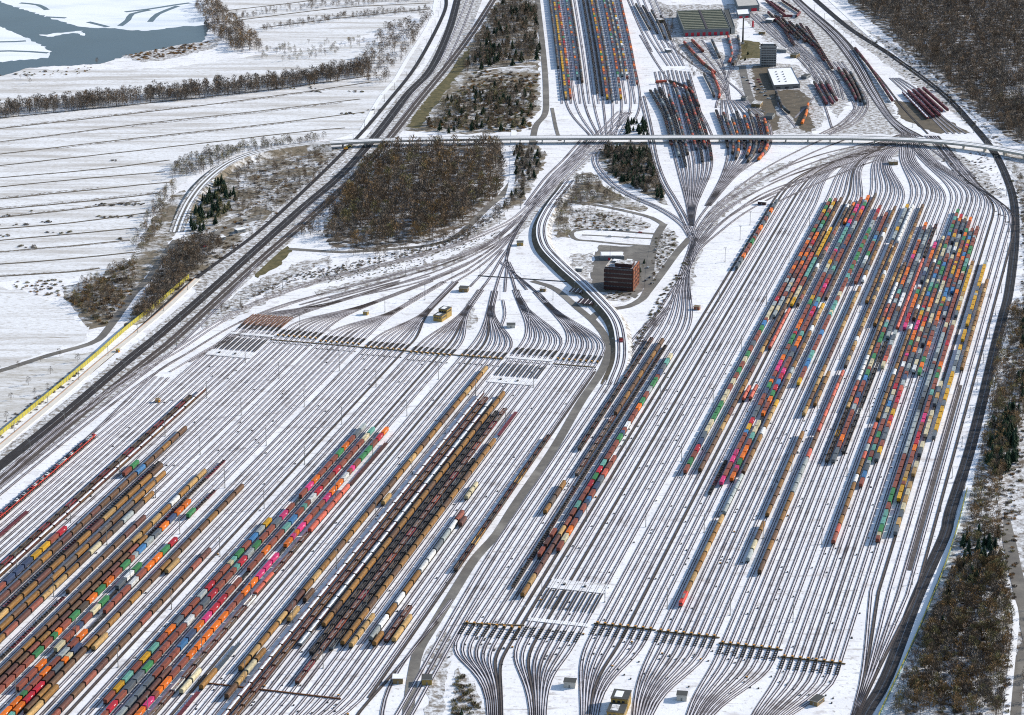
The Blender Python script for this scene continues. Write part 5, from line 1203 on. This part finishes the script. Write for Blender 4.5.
# parked vehicles
cm = {c: car_mb(c).mesh('car') for c in ('car_white', 'car_dark', 'car_silver', 'car_red')}
spots = [((743 + k * 1.0 + (k // 2) * 1.6, 78 + (k // 2) * 3.0), 1.35) for k in range(16)] + [((758 + k * 1.4, 80 + k * 2.4), 1.2) for k in range(6)]
spots += [((600 + k * 7, 230.6), 1.5) for k in range(5)] + [((640, 233), 1.4), ((646, 281), .5), ((650, 278), .4), ((628, 238), 1.5), ((610, 237), 1.5), ((656, 250), .2), ((648, 268), .2), ((652, 284), .7), ((205, 247), .9), ((216, 231), .8), ((238, 224), .9), ((245, 221), .9), ((212, 243), 1.0), ((231, 236), .9)]
for i, (p, a) in enumerate(spots):
    x, y = G(*p); c = random.choice(['car_white', 'car_dark', 'car_silver', 'car_dark', 'car_red']); o = link_mesh('car', cm[c], None, (x, y, .2), a)
    n = {'car_white': 'white', 'car_dark': 'dark', 'car_silver': 'silver', 'car_red': 'red'}[c]
    wh = 'in the depot car park beside the white hall' if i < 22 else 'near the dark red signal tower' if p[0] > 500 else 'in the lorry park beside the main line'
    tag(o, f'{n} car parked {wh}', 'car', f'{n} cars {wh}')
for px, a, c in (((621, 343), .05, 'dark_red_clad'),):
    x, y = G(*px); o = empty('shunting_locomotive', (x, y, .6), a); tag(o, 'small dark red shunting locomotive at the foot of the raised loop track', 'locomotive')
    mb = MB(); mb.box(-1.4, 1.4, -5, 5, 1.0, 2.6, 'paint_m'); mb.build('hood', o); mb = MB(); mb.box(-1.45, 1.45, -1.5, 1.5, 2.6, 4.1, 'paint_e', top='roof_dark'); mb.build('cab', o); mb = MB(); mb.box(-1.2, 1.2, -4.8, 4.8, .4, 1.0, 'under', bottom=True); mb.build('underframe', o)

# ------------------------------------------------------------------ masts and trackside boxes
def mast_mb(h, arm):
    p = MB(); p.tube((0, 0, 0), (0, 0, h), .26, .17, 'steel_grey', 6); p.box(-.45, .45, -.45, .45, 0, .5, 'concrete')
    a = MB(); a.tube((0, 0, h - .8), (arm, 0, h - .3), .08, .06, 'galv', 4); a.tube((0, 0, h - 2.0), (arm * .9, 0, h - .5), .06, .05, 'galv', 4); a.box(arm - .5, arm + .3, -.2, .2, h - .45, h - .2, 'steel_grey', bottom=True)
    return p.mesh('pole'), a.mesh('arm')
MA = mast_mb(8.5, 3.2); MLm = mast_mb(14.0, 1.2)
def mast(X, Y, ang, kind, lab, grp):
    p, a = MA if kind == 'cat' else MLm
    o = empty('catenary_mast' if kind == 'cat' else 'lamp_mast', (X, Y, .1), ang); link_mesh('pole', p, o); link_mesh('arm', a, o)
    if kind != 'cat': k = link_mesh('arm', a, o); k.rotation_euler = (0, 0, math.pi)
    tag(o, lab, 'mast' if kind == 'cat' else 'lamp mast', grp)
def mast_line(px, off, step, kind, lab, grp, start=10):
    for X, Y, a in along(offset(smooth(GP(px), 12), off), step, start):
        if inframe(X, Y, 5): mast(X, Y, a, kind, lab, grp)
main_px = [(459, -6), (449, 30), (431, 69), (408, 94), (378, 133), (344, 172), (300, 210), (260, 246), (218, 284), (162, 333), (132, 357), (60, 418), (0, 466)]
mast_line(main_px, -7.5, 62, 'cat', 'grey catenary mast along the dark-ballasted main line', 'catenary masts on the main line')
mast_line(main_px, 20, 62, 'cat', 'grey catenary mast between the main line and the freight loop', 'catenary masts beside the freight loop', 35)
mast_line([(178, 350), (215, 325), (256, 303), (319, 281), (383, 265), (449, 247), (486, 233), (516, 218), (540, 195)], -6, 58, 'cat', 'grey catenary mast along the freight loop below the brown wood', 'catenary masts along the freight loop')
mast_line([(330, 292), (400, 274), (460, 256), (500, 236)], 9, 70, 'cat', 'grey catenary mast at the throat of the retarder fans', 'catenary masts at the throat')
mast_line(RL[2:-1], -6.5, 66, 'cat', 'grey catenary mast along the double track beside the pine wood', 'catenary masts beside the pine wood')
mast_line([(905, 130), (888, 116), (868, 90), (850, 60), (830, 34), (805, 10)], 12, 60, 'cat', 'grey catenary mast along the far curve beyond the bridge', 'catenary masts on the far curve')
for b in (1, 2, 3, 4, 5, 6, 7):
    for k in range(8):
        X, Y = W(1860 - k * 88 + (b % 2) * 30, LB[b] - 2.9)
        if inframe(X, Y, 3): mast(X, Y, AZ + 1.57, 'lamp', 'tall thin lamp mast standing between bundles of the yard beside the main line', 'lamp masts in the yard beside the main line')
for b in (1, 2, 3, 4, 5):
    for k in range(8):
        X, Y = W(1500 + k * 130, RB[b] - 2.9)
        if inframe(X, Y, 3): mast(X, Y, AZ + 1.57, 'lamp', 'tall thin lamp mast standing between bundles of the yard on the pine-wood side', 'lamp masts in the pine-wood yard')
for px in [(300, 330), (385, 312), (425, 300), (452, 282), (480, 275), (500, 300), (553, 300), (575, 288), (610, 260), (572, 275), (665, 250), (725, 262), (740, 240), (750, 225)]:
    X, Y = G(*px); mast(X, Y, .3, 'lamp', 'tall thin lamp mast around the throats and the white field', 'lamp masts around the throats')
# low boxes (point machines, signals) between the tracks
sb = MB(); sb.box(-.45, .45, -.6, .6, 0, .55, 'under', top='steel_grey'); sb.box(-.18, .18, -.2, .2, .55, .8, 'under')
sbm = sb.mesh('trackside_box'); ob = MB(); ob.box(-.6, .6, -.5, .5, 0, .9, 'wall_brown', top='orange_paint'); ob.box(-.7, .7, -.6, .6, 0, .15, 'concrete'); obm = ob.mesh('trackside_box')
SBX = []
for b in range(6):
    for i in range(8):
        v = RB[b] + 4.88 * i + 2.4
        for k in range(5):
            SBX.append((W(1390 + random.uniform(0, 1) * 620, v + random.uniform(-.5, .5)), 'pine'))
        for k in range(2): SBX.append((W(1390 + random.uniform(0, 60), v), 'pine'))
for b in range(8):
    for i in range(8):
        v = LB[b] + 4.75 * i + 2.4
        for k in range(2): SBX.append((W(1250 + random.uniform(0, 1) * 690, v + random.uniform(-.5, .5)), 'noise'))
        SBX.append((W(LU[b] - 17, v), 'noise'))
for k in range(60): SBX.append((W(random.uniform(1235, 1340), random.uniform(-545, -440)), 'noise'))
SBX = [s for s in SBX if inframe(*s[0], 0)]; SBX.sort(key=lambda s: s[0][0] ** 2 + s[0][1] ** 2)
for k, ((X, Y), zn) in enumerate(SBX[:300]):
    o = link_mesh('trackside_box', obm if k % 17 == 0 else sbm, None, (X, Y, .05), AZ)
    n = 'orange-topped' if k % 17 == 0 else 'dark'
    tag(o, f'small {n} switch box between the tracks {ZN[zn]}', 'switch box', f'{n} switch boxes {ZN[zn]}')
o = joined('distant_trackside_boxes', [(sb, (X, Y, .05), AZ, 1.0) for (X, Y), zn in SBX[300:]])
if o: tag(o, 'tiny dark switch boxes farther down the yards', 'switch boxes', None, 'stuff')
# ------------------------------------------------------------------ vegetation
def bare_tree(seed, h, nt, tw, spread=.26, lowc=.28, bark='bark', nl=6):
    r = random.Random(seed); t = MB(); c = MB()
    t.tube((0, 0, -.1), (r.uniform(-.2, .2), r.uniform(-.2, .2), h * .55), h * .016, h * .009, bark, 5); t.tube((0, 0, h * .53), (r.uniform(-.4, .4), r.uniform(-.4, .4), h * .92), h * .009, h * .002, bark, 4)
    for i in range(nl):
        a = r.uniform(0, 6.28); z = h * r.uniform(.25, .6); l = h * r.uniform(.18, .32)
        t.tube((0, 0, z), (math.cos(a) * l * .7, math.sin(a) * l * .7, z + l), h * .007, h * .002, bark, 3)
    for i in range(nt):
        q = r.random(); z = h * (lowc + (1 - lowc) * q); rad = h * spread * math.sin(math.pi * min(1, (.18 + .82 * q) ** .9)) ** .7
        a = r.uniform(0, 6.28); d = rad * math.sqrt(r.random()); x, y = math.cos(a) * d, math.sin(a) * d
        l = h * r.uniform(.07, .15); o = Vector((math.cos(a) * .55 + r.uniform(-.3, .3), math.sin(a) * .55 + r.uniform(-.3, .3), r.uniform(.35, 1.0))).normalized() * l
        s = o.cross(Vector((r.uniform(-1, 1), r.uniform(-1, 1), r.uniform(-1, 1)))).normalized() * h * r.uniform(.010, .021)
        p = Vector((x, y, z - l * .4)); n = len(c.v); c.v += [tuple(p - s), tuple(p + s), tuple(p + o + s * .4), tuple(p + o - s * .4)]; c.f.append((n, n + 1, n + 2, n + 3)); c.m.append(c.mi(tw))
    return t, c
def conifer(seed, h):
    r = random.Random(seed); t = MB(); c = MB(); t.tube((0, 0, -.1), (0, 0, h * .95), h * .018, h * .003, 'bark', 5)
    L = 11
    for k in range(L):
        z = h * (.16 + .8 * k / L); rad = h * .27 * (1 - k / L) ** .75 * r.uniform(.85, 1.12) + .3; n = 9
        for i in range(n):
            a = 6.283 * (i + r.random()) / n; q = rad * r.uniform(.7, 1.15); w = q * .33
            tip = Vector((math.cos(a) * q, math.sin(a) * q, z - q * r.uniform(.15, .45))); b = Vector((-math.sin(a) * w, math.cos(a) * w, -q * .2)); m = Vector((math.cos(a) * q * .5, math.sin(a) * q * .5, z - .05))
            k0 = len(c.v); c.v += [(0, 0, z + h * .05), tuple(m + b), tuple(tip), tuple(m - b)]; c.f += [(k0, k0 + 1, k0 + 2, k0 + 3)]; c.m.append(c.mi('needle'))
    return t, c
def shrub(seed, h, tw, nt=60):
    r = random.Random(seed); c = MB()
    for i in range(nt):
        a = r.uniform(0, 6.28); d = h * .9 * math.sqrt(r.random()); z0 = 0; top = h * (1 - (d / h) ** 2 * .6) * r.uniform(.6, 1.0)
        p = Vector((math.cos(a) * d * .6, math.sin(a) * d * .6, 0)); q = Vector((math.cos(a) * d, math.sin(a) * d, top)); s = (q - p).cross(Vector((r.uniform(-1, 1), r.uniform(-1, 1), .3))).normalized() * h * .05
        n = len(c.v); c.v += [tuple(p - s * .5), tuple(p + s * .5), tuple(q + s), tuple(q - s)]; c.f.append((n, n + 1, n + 2, n + 3)); c.m.append(c.mi(tw))
    return c
PRO = {}
for tw in ('twig_brown', 'twig_grey', 'twig_gold', 'twig_olive'):
    PRO[tw] = [bare_tree(s + hash(len(tw)) % 7, 14, 150, tw, bark='bark_pale' if tw == 'twig_grey' and s == 1 else 'bark') for s in range(3)]
    PRO['lo_' + tw] = []
    for s in range(3):
        t, c = bare_tree(s + 40, 14, 84, tw, nl=2); m = MB(); m.add(t); m.add(c); PRO['lo_' + tw].append(m)
PRO['conifer'] = [conifer(s, 14) for s in range(3)]
PRO['lo_conifer'] = []
for t, c in PRO['conifer']: m = MB(); m.add(t); m.add(c); PRO['lo_conifer'].append(m)
SH = {tw: [shrub(s, 2.2, tw) for s in range(3)] for tw in ('twig_brown', 'twig_grey', 'twig_gold', 'twig_olive', 'reed')}
SHN = {'twig_brown': 'brown', 'twig_grey': 'grey', 'twig_gold': 'golden', 'twig_olive': 'olive', 'reed': 'tawny'}
TREES = []; SHRUBS = []
def scatter(poly, n, kinds, hmin, hmax, place, gap=0):
    P = GP(poly); xs = [p[0] for p in P]; ys = [p[1] for p in P]; k = 0; tries = 0
    while k < n and tries < n * 30:
        tries += 1; x = random.uniform(min(xs), max(xs)); y = random.uniform(min(ys), max(ys))
        if inpoly(x, y, P): TREES.append((x, y, random.choice(kinds), random.uniform(hmin, hmax), place)); k += 1
def scatter_shrub(poly, n, kinds, hmin, hmax, place):
    P = GP(poly); xs = [p[0] for p in P]; ys = [p[1] for p in P]; k = 0; tries = 0
    while k < n and tries < n * 30:
        tries += 1; x = random.uniform(min(xs), max(xs)); y = random.uniform(min(ys), max(ys))
        if inpoly(x, y, P): SHRUBS.append((x, y, random.choice(kinds), random.uniform(hmin, hmax), place)); k += 1
BR, GR, GO, OL, CO = 'twig_brown', 'twig_grey', 'twig_gold', 'twig_olive', 'conifer'
# the brown wood inside the freight loop
scatter([(334, 247), (326, 232), (347, 198), (364, 172), (384, 153), (420, 148), (500, 148), (503, 178), (496, 198), (468, 222), (428, 241), (370, 248)], 900, [BR, BR, GR, GO, GR, BR, OL], 8, 19, 'in the brown wood south of the bridge')
scatter([(325, 252), (400, 252), (470, 232), (506, 205), (508, 212), (470, 238), (400, 256), (330, 256)], 90, [BR, GR, GR], 4, 11, 'in the brown wood south of the bridge')
scatter([(300, 236), (318, 212), (345, 180), (372, 155), (355, 198), (328, 244)], 90, [BR, GR], 7, 12, 'in the brown wood south of the bridge')
# wood top right
scatter([(846, -5), (898, 40), (944, 82), (984, 116), (1020, 144), (1060, 152), (1060, -8), (960, -10)], 2100, [GR, BR, GR, BR, GR], 12, 18, 'in the dense wood north of the bridge end')
scatter([(985, 100), (1030, 100), (1040, 135), (1010, 128)], 60, [OL, GR, BR], 9, 14, 'in the dense wood north of the bridge end')
# wood on the right edge
scatter([(905, 716), (922, 650), (945, 592), (962, 560), (1003, 560), (1010, 620), (1000, 716)], 560, [BR, GR, OL, OL, GR, GO, GO], 7, 13, 'in the wood right of the noise wall')
scatter([(965, 545), (985, 430), (998, 350), (1012, 310), (1040, 300), (1040, 400), (1012, 440), (998, 500), (1000, 550)], 560, [BR, GR, OL, GO], 6, 12, 'in the wood right of the noise wall')
scatter([(955, 560), (970, 535), (1000, 530), (1000, 580), (968, 590)], 34, [CO], 8, 12, 'among the pines beside the wood path')
scatter([(985, 470), (992, 425), (1014, 410), (1020, 460), (1000, 478)], 80, [CO], 8, 13, 'among the pines beside the wood path')
scatter([(1012, 330), (1028, 300), (1040, 380), (1018, 420)], 16, [CO], 9, 13, 'among the pines beside the wood path')
scatter([(940, 600), (960, 580), (970, 660), (930, 680)], 5, [CO], 7, 10, 'among the pines beside the wood path')
scatter([(888, 716), (920, 645), (952, 570), (964, 556), (946, 602), (918, 680), (908, 716)], 110, [BR, GR, OL], 4, 9, 'in the wood right of the noise wall')
scatter([(998, 716), (1006, 640), (1004, 600), (1012, 600), (1012, 660), (1004, 716)], 40, [BR, GR, OL], 4, 9, 'in the wood right of the noise wall')
scatter([(1022, 620), (1040, 600), (1040, 716), (1022, 716)], 20, [BR, OL], 5, 9, 'in the wood right of the noise wall')
scatter([(1012, 168), (1024, 180), (1050, 170), (1050, 300), (1028, 300), (1024, 230)], 170, [BR, GR, OL, BR], 5, 10, 'beside the curve below the bridge end')
scatter([(880, 48), (930, 90), (985, 138), (1002, 146), (962, 104), (905, 52)], 90, [GR, BR], 2.5, 5, 'on the verge of the far curve')
# strip between main line and the far sidings
scatter([(478, 40), (500, 5), (535, 0), (540, 60), (520, 66), (480, 70), (465, 72)], 420, [GR, BR, GR, BR, CO], 9, 15, 'in the strip of wood east of the main line')
scatter([(424, 128), (445, 102), (470, 90), (520, 86), (538, 100), (525, 130), (450, 134)], 380, [BR, OL, GR, BR, CO], 5, 12, 'in the strip of wood east of the main line')
scatter([(466, 66), (485, 52), (500, 50), (505, 64)], 20, [CO], 9, 13, 'in the strip of wood east of the main line')
# triangle south of the bridge
scatter([(602, 150), (648, 150), (656, 175), (664, 200), (640, 192), (612, 176)], 260, [CO, CO, GR, BR, GR], 7, 12, 'in the green thicket between the tracks under the bridge')
scatter([(622, 134), (628, 124), (645, 122), (648, 136)], 30, [CO], 6, 10, 'in the green thicket between the tracks under the bridge')
scatter([(556, 236), (556, 208), (572, 182), (590, 178), (608, 192), (640, 208), (600, 203), (572, 206), (570, 238)], 170, [GR, BR, GR, OL], 5, 10, 'in the scrub north of the signal tower')
scatter([(572, 210), (600, 210), (640, 220), (650, 226), (600, 226)], 26, [BR, OL, GR], 4, 7, 'in the scrub north of the signal tower')
scatter([(512, 150), (532, 150), (545, 158), (535, 180), (520, 202), (502, 210), (518, 184)], 130, [GR, BR, CO, GR], 6, 11, 'beside the road below the bridge')
# left: woods by the ramp and the fields
scatter([(188, 232), (196, 210), (220, 180), (238, 200), (228, 215), (205, 233)], 95, [CO, CO, CO, OL], 7, 11, 'in the dark pines beside the bridge ramp')
scatter([(235, 172), (260, 160), (340, 152), (340, 160), (300, 195), (262, 222), (235, 210)], 260, [GR, BR, GR, BR], 4, 9, 'in the scrub between bridge ramp and main line')
scatter([(130, 322), (150, 290), (172, 250), (200, 240), (225, 244), (190, 278), (150, 318)], 340, [BR, GR, BR, GR], 7, 12, 'in the thicket between road and noise wall')
scatter([(65, 300), (80, 285), (115, 268), (135, 258), (140, 278), (120, 305), (100, 326)], 240, [BR, OL, GO, GR, BR], 4, 9, 'in the thicket at the edge of the ditched field')
scatter([(132, 248), (146, 218), (158, 196), (178, 182), (176, 200), (160, 232), (142, 258)], 120, [OL, GO, GR, BR], 5, 9, 'beside the lane along the ditched field')
scatter([(168, 180), (175, 165), (215, 150), (250, 146), (330, 139), (300, 147), (240, 156), (200, 175)], 190, [GR, OL, GR], 6, 11, 'along the outer side of the bridge ramp')
scatter([(-30, 113), (120, 96), (260, 83), (372, 66), (372, 78), (260, 93), (120, 107), (-30, 122)], 720, [GR, GR, BR], 9, 16, 'in the long tree row across the fields')
scatter([(350, 72), (385, 30), (420, 18), (432, 18), (405, 58), (380, 90), (365, 80)], 190, [BR, GR, GR], 8, 13, 'at the end of the long tree row by the main line')
scatter([(195, 8), (210, -4), (222, 10), (258, 40), (262, 52), (235, 52), (210, 34)], 260, [BR, GR, BR, GO], 9, 14, 'beside the lake')
scatter([(225, 16), (330, 0), (430, -3), (430, 2), (330, 8), (232, 20)], 170, [GR, BR], 4, 8, 'in the hedges beyond the lake')
scatter([(262, 28), (340, 15), (430, 8), (430, 12), (345, 20), (265, 32)], 170, [GR, BR], 4, 8, 'in the hedges beyond the lake')
scatter([(258, 52), (300, 44), (360, 38), (372, 44), (330, 56), (300, 62), (262, 62)], 90, [GR, BR, OL], 4, 8, 'in the meadow beyond the tree row')
scatter([(15, 78), (30, 76), (30, 84), (15, 84)], 3, [GR], 5, 7, 'alone on the snowy lakeshore'); scatter([(92, 62), (100, 60), (100, 68), (92, 68)], 2, [GR], 6, 8, 'alone on the snowy lakeshore')
scatter([(738, 40), (752, 42), (756, 58), (736, 70)], 12, [OL, GR, CO], 5, 9, 'between workshop and office tower')
scatter([(655, 235), (674, 232), (672, 250), (654, 286), (650, 280)], 22, [GR, BR], 3, 5, 'on the verge beside the signal tower')
scatter([(672, 10), (676, 40), (690, 60), (700, 76), (694, 78), (682, 60), (668, 40), (660, 10)], 140, [GR, BR], 3, 6, 'on the bank beside the locomotive workshop')
scatter([(638, 285), (643, 275), (645, 262), (641, 258), (637, 280)], 6, [CO, OL], 4, 6, 'against the brick wall of the signal tower')
for px in [(0, 372), (20, 368), (40, 362), (62, 356), (10, 400), (35, 395), (5, 420), (52, 374), (75, 362), (28, 385), (46, 390)]: TREES.append(G(px[0] + random.uniform(-3, 3), px[1]) + (GR, random.uniform(5, 8), 'along the lane behind the noise wall'))
scatter([(215, 312), (260, 285), (330, 262), (420, 252), (470, 238), (490, 222), (495, 228), (460, 248), (400, 262), (300, 284), (225, 320)], 130, [GR, BR], 2.5, 6, 'in the hedge along the freight loop')
# shrubs
for px, n, sp in [((32, 212), 1, 2), ((4, 216), 5, 8), ((20, 225), 4, 8), ((50, 222), 6, 10), ((60, 233), 8, 14), ((5, 236), 4, 6), ((22, 247), 3, 4), ((35, 247), 3, 4), ((118, 205), 22, 22), ((140, 204), 5, 6), ((112, 217), 18, 22), ((120, 239), 4, 5), ((2, 226), 3, 5), ((46, 72), 4, 8), ((296, 88), 8, 20), ((310, 92), 6, 14), ((355, 92), 8, 12), ((372, 110), 5, 8), ((350, 114), 8, 14), ((30, 75), 6, 10), ((8, 75), 5, 10), ((118, 161), 3, 6)]:
    for k in range(n):
        X, Y = G(px[0] + random.uniform(-sp, sp), px[1] + random.uniform(-1, 1)); SHRUBS.append((X, Y, random.choice([GR, OL, GR]), random.uniform(1.0, 2.2), 'in the ditched snow field'))
scatter_shrub([(122, 56), (160, 49), (205, 42), (218, 40), (190, 53), (140, 61)], 120, ['reed', BR, 'reed'], 1.2, 2.6, 'on the reed bank of the lake')
scatter_shrub([(20, 72), (90, 66), (95, 72), (60, 76), (25, 76)], 30, ['reed', OL], .8, 1.6, 'on the lakeshore')
scatter_shrub([(66, 300), (115, 270), (135, 262), (130, 300), (105, 326)], 160, [BR, OL, 'reed', GR], 1.2, 3.0, 'in the thicket at the edge of the ditched field')
scatter_shrub([(0, 283), (30, 280), (60, 280), (70, 296), (40, 296), (15, 288)], 60, ['reed', BR, OL], .8, 2.0, 'in the thicket at the edge of the ditched field')
scatter_shrub([(130, 322), (165, 262), (215, 238), (245, 240), (190, 283)], 140, [BR, GR], 1, 2.5, 'between road and noise wall')
scatter_shrub([(200, 235), (240, 180), (300, 152), (340, 152), (262, 228)], 120, [BR, GR, 'reed'], 1, 2.2, 'between bridge ramp and main line')
scatter_shrub([(428, 128), (455, 95), (475, 70), (540, 75), (530, 132)], 600, [BR, OL, 'reed', GR], 1.2, 3, 'in the strip of wood east of the main line')
scatter_shrub([(505, 206), (450, 240), (380, 256), (290, 276), (215, 316), (222, 310), (290, 283), (385, 262), (455, 244), (500, 218)], 420, [GR, BR, OL], .5, 1.5, 'along the freight loop')
scatter_shrub([(310, 275), (420, 258), (505, 228), (500, 234), (420, 266), (320, 285)], 300, [GR, OL, GR], .4, 1.0, 'along the freight loop')
scatter_shrub([(600, 150), (648, 150), (664, 202), (612, 178)], 150, [BR, OL, GR], 1, 2.4, 'in the green thicket between the tracks under the bridge')
scatter_shrub([(572, 210), (640, 220), (650, 228), (575, 230)], 120, [BR, OL, 'reed'], .7, 1.8, 'north of the signal tower')
scatter_shrub([(655, 235), (675, 230), (676, 246), (652, 288)], 90, [BR, OL], .7, 1.6, 'on the verge beside the signal tower')
scatter_shrub([(604, 286), (636, 290), (628, 300), (606, 300)], 50, [BR, OL], .7, 1.5, 'in front of the signal tower')
scatter_shrub([(660, 295), (690, 254), (692, 260), (648, 330), (636, 350), (630, 350)], 120, [BR, OL], .8, 1.8, 'on the bank below the service road')
scatter_shrub([(905, 716), (930, 640), (962, 560), (990, 430), (1012, 330), (1030, 330), (1008, 716)], 800, [BR, OL, 'reed', GR], .8, 2.2, 'in the wood right of the noise wall')
scatter_shrub([(1010, 170), (1024, 200), (1040, 300), (1022, 300), (1020, 230)], 70, [BR, OL, GR], 1, 2.2, 'beside the curve east of the yard')
scatter_shrub([(850, 30), (900, 70), (960, 118), (990, 145), (1003, 140), (960, 98), (900, 46)], 130, [GR, BR, OL], .8, 2, 'beside the far curve')
scatter_shrub([(940, 160), (985, 150), (1004, 180), (1010, 230), (985, 200)], 110, [GR, BR], .6, 1.6, 'beside the curve east of the yard')
scatter_shrub([(452, 716), (456, 672), (462, 675), (478, 700), (482, 716)], 40, [OL, BR], 1.2, 2.6, 'beside the tracks near the service road fork')
scatter_shrub([(0, 440), (90, 368), (70, 372), (0, 425)], 60, [GR, BR], .8, 1.6, 'along the lane behind the noise wall')
scatter([(453, 716), (457, 680), (464, 690), (474, 716)], 5, [CO, OL], 4, 6, 'beside the tracks near the service road fork')
TM = {k: [(t.mesh('trunk'), c.mesh('crown')) for t, c in v] for k, v in PRO.items() if not k.startswith('lo_')}
TN = {BR: ('bare brown deciduous tree', 'tree'), GR: ('bare grey deciduous tree', 'tree'), GO: ('golden-brown deciduous tree', 'tree'), OL: ('olive-tinged bare tree', 'tree'), CO: ('dark green conifer', 'conifer')}
def show(t): return t[3] * t[3] / (t[0] ** 2 + t[1] ** 2)
def build_trees(lst, limit, rest_name, rest_label):
    vis = [t for t in lst if inframe(t[0], t[1], 2)]; hid = [t for t in lst if not inframe(t[0], t[1], 2)]
    vis.sort(key=show, reverse=True)
    for (x, y, k, h, place) in vis[:limit]:
        o = empty('conifer' if k == CO else 'bare_tree', (x, y, .1), random.uniform(0, 6.28)); t, c = random.choice(TM[k]); o.scale = (h / 14 * random.uniform(.9, 1.2),) * 2 + (h / 14,)
        link_mesh('trunk', t, o); link_mesh('crown', c, o); tag(o, f'{TN[k][0]} {place}', TN[k][1], f'{TN[k][0]}s {place}')
    items = []
    for (x, y, k, h, place) in vis[limit:] + hid:
        s = h / 14; items.append((random.choice(PRO['lo_' + k]), (x, y, .05), random.uniform(0, 6.28), (s * 1.15, s * 1.15, s)))
    o = joined(rest_name, items)
    if o: tag(o, rest_label, 'trees', None, 'stuff')
build_trees([t for t in TREES if t[2] != CO], 300, 'distant_woodland', 'mass of leafless brown and grey trees filling the far woods')
build_trees([t for t in TREES if t[2] == CO], 300, 'distant_conifers', 'small dark conifers scattered through the far woods')
SHM = {k: [m.mesh('shrub') for m in v] for k, v in SH.items()}
SHRUBS.sort(key=show, reverse=True)
vis = [t for t in SHRUBS if inframe(t[0], t[1], 2)]
for (x, y, k, h, place) in vis[:300]:
    o = link_mesh('shrub', random.choice(SHM[k]), None, (x, y, .05), random.uniform(0, 6.28)); s = h / 2.2; o.scale = (s * 1.2, s * 1.2, s); tag(o, f'low {SHN[k]} leafless shrub {place}', 'shrub', f'low {SHN[k]} shrubs {place}')
o = joined('distant_scrub', [(random.choice(SH[k]), (x, y, .05), random.uniform(0, 6.28), (h / 1.8, h / 1.8, h / 2.2)) for (x, y, k, h, place) in vis[300:]])
tag(o, 'scattered low scrub and reeds along tracks, ditches and wood edges', 'scrub', None, 'stuff')
print('trees', len(TREES), 'shrubs', len(SHRUBS), 'objects', len(bpy.data.objects))
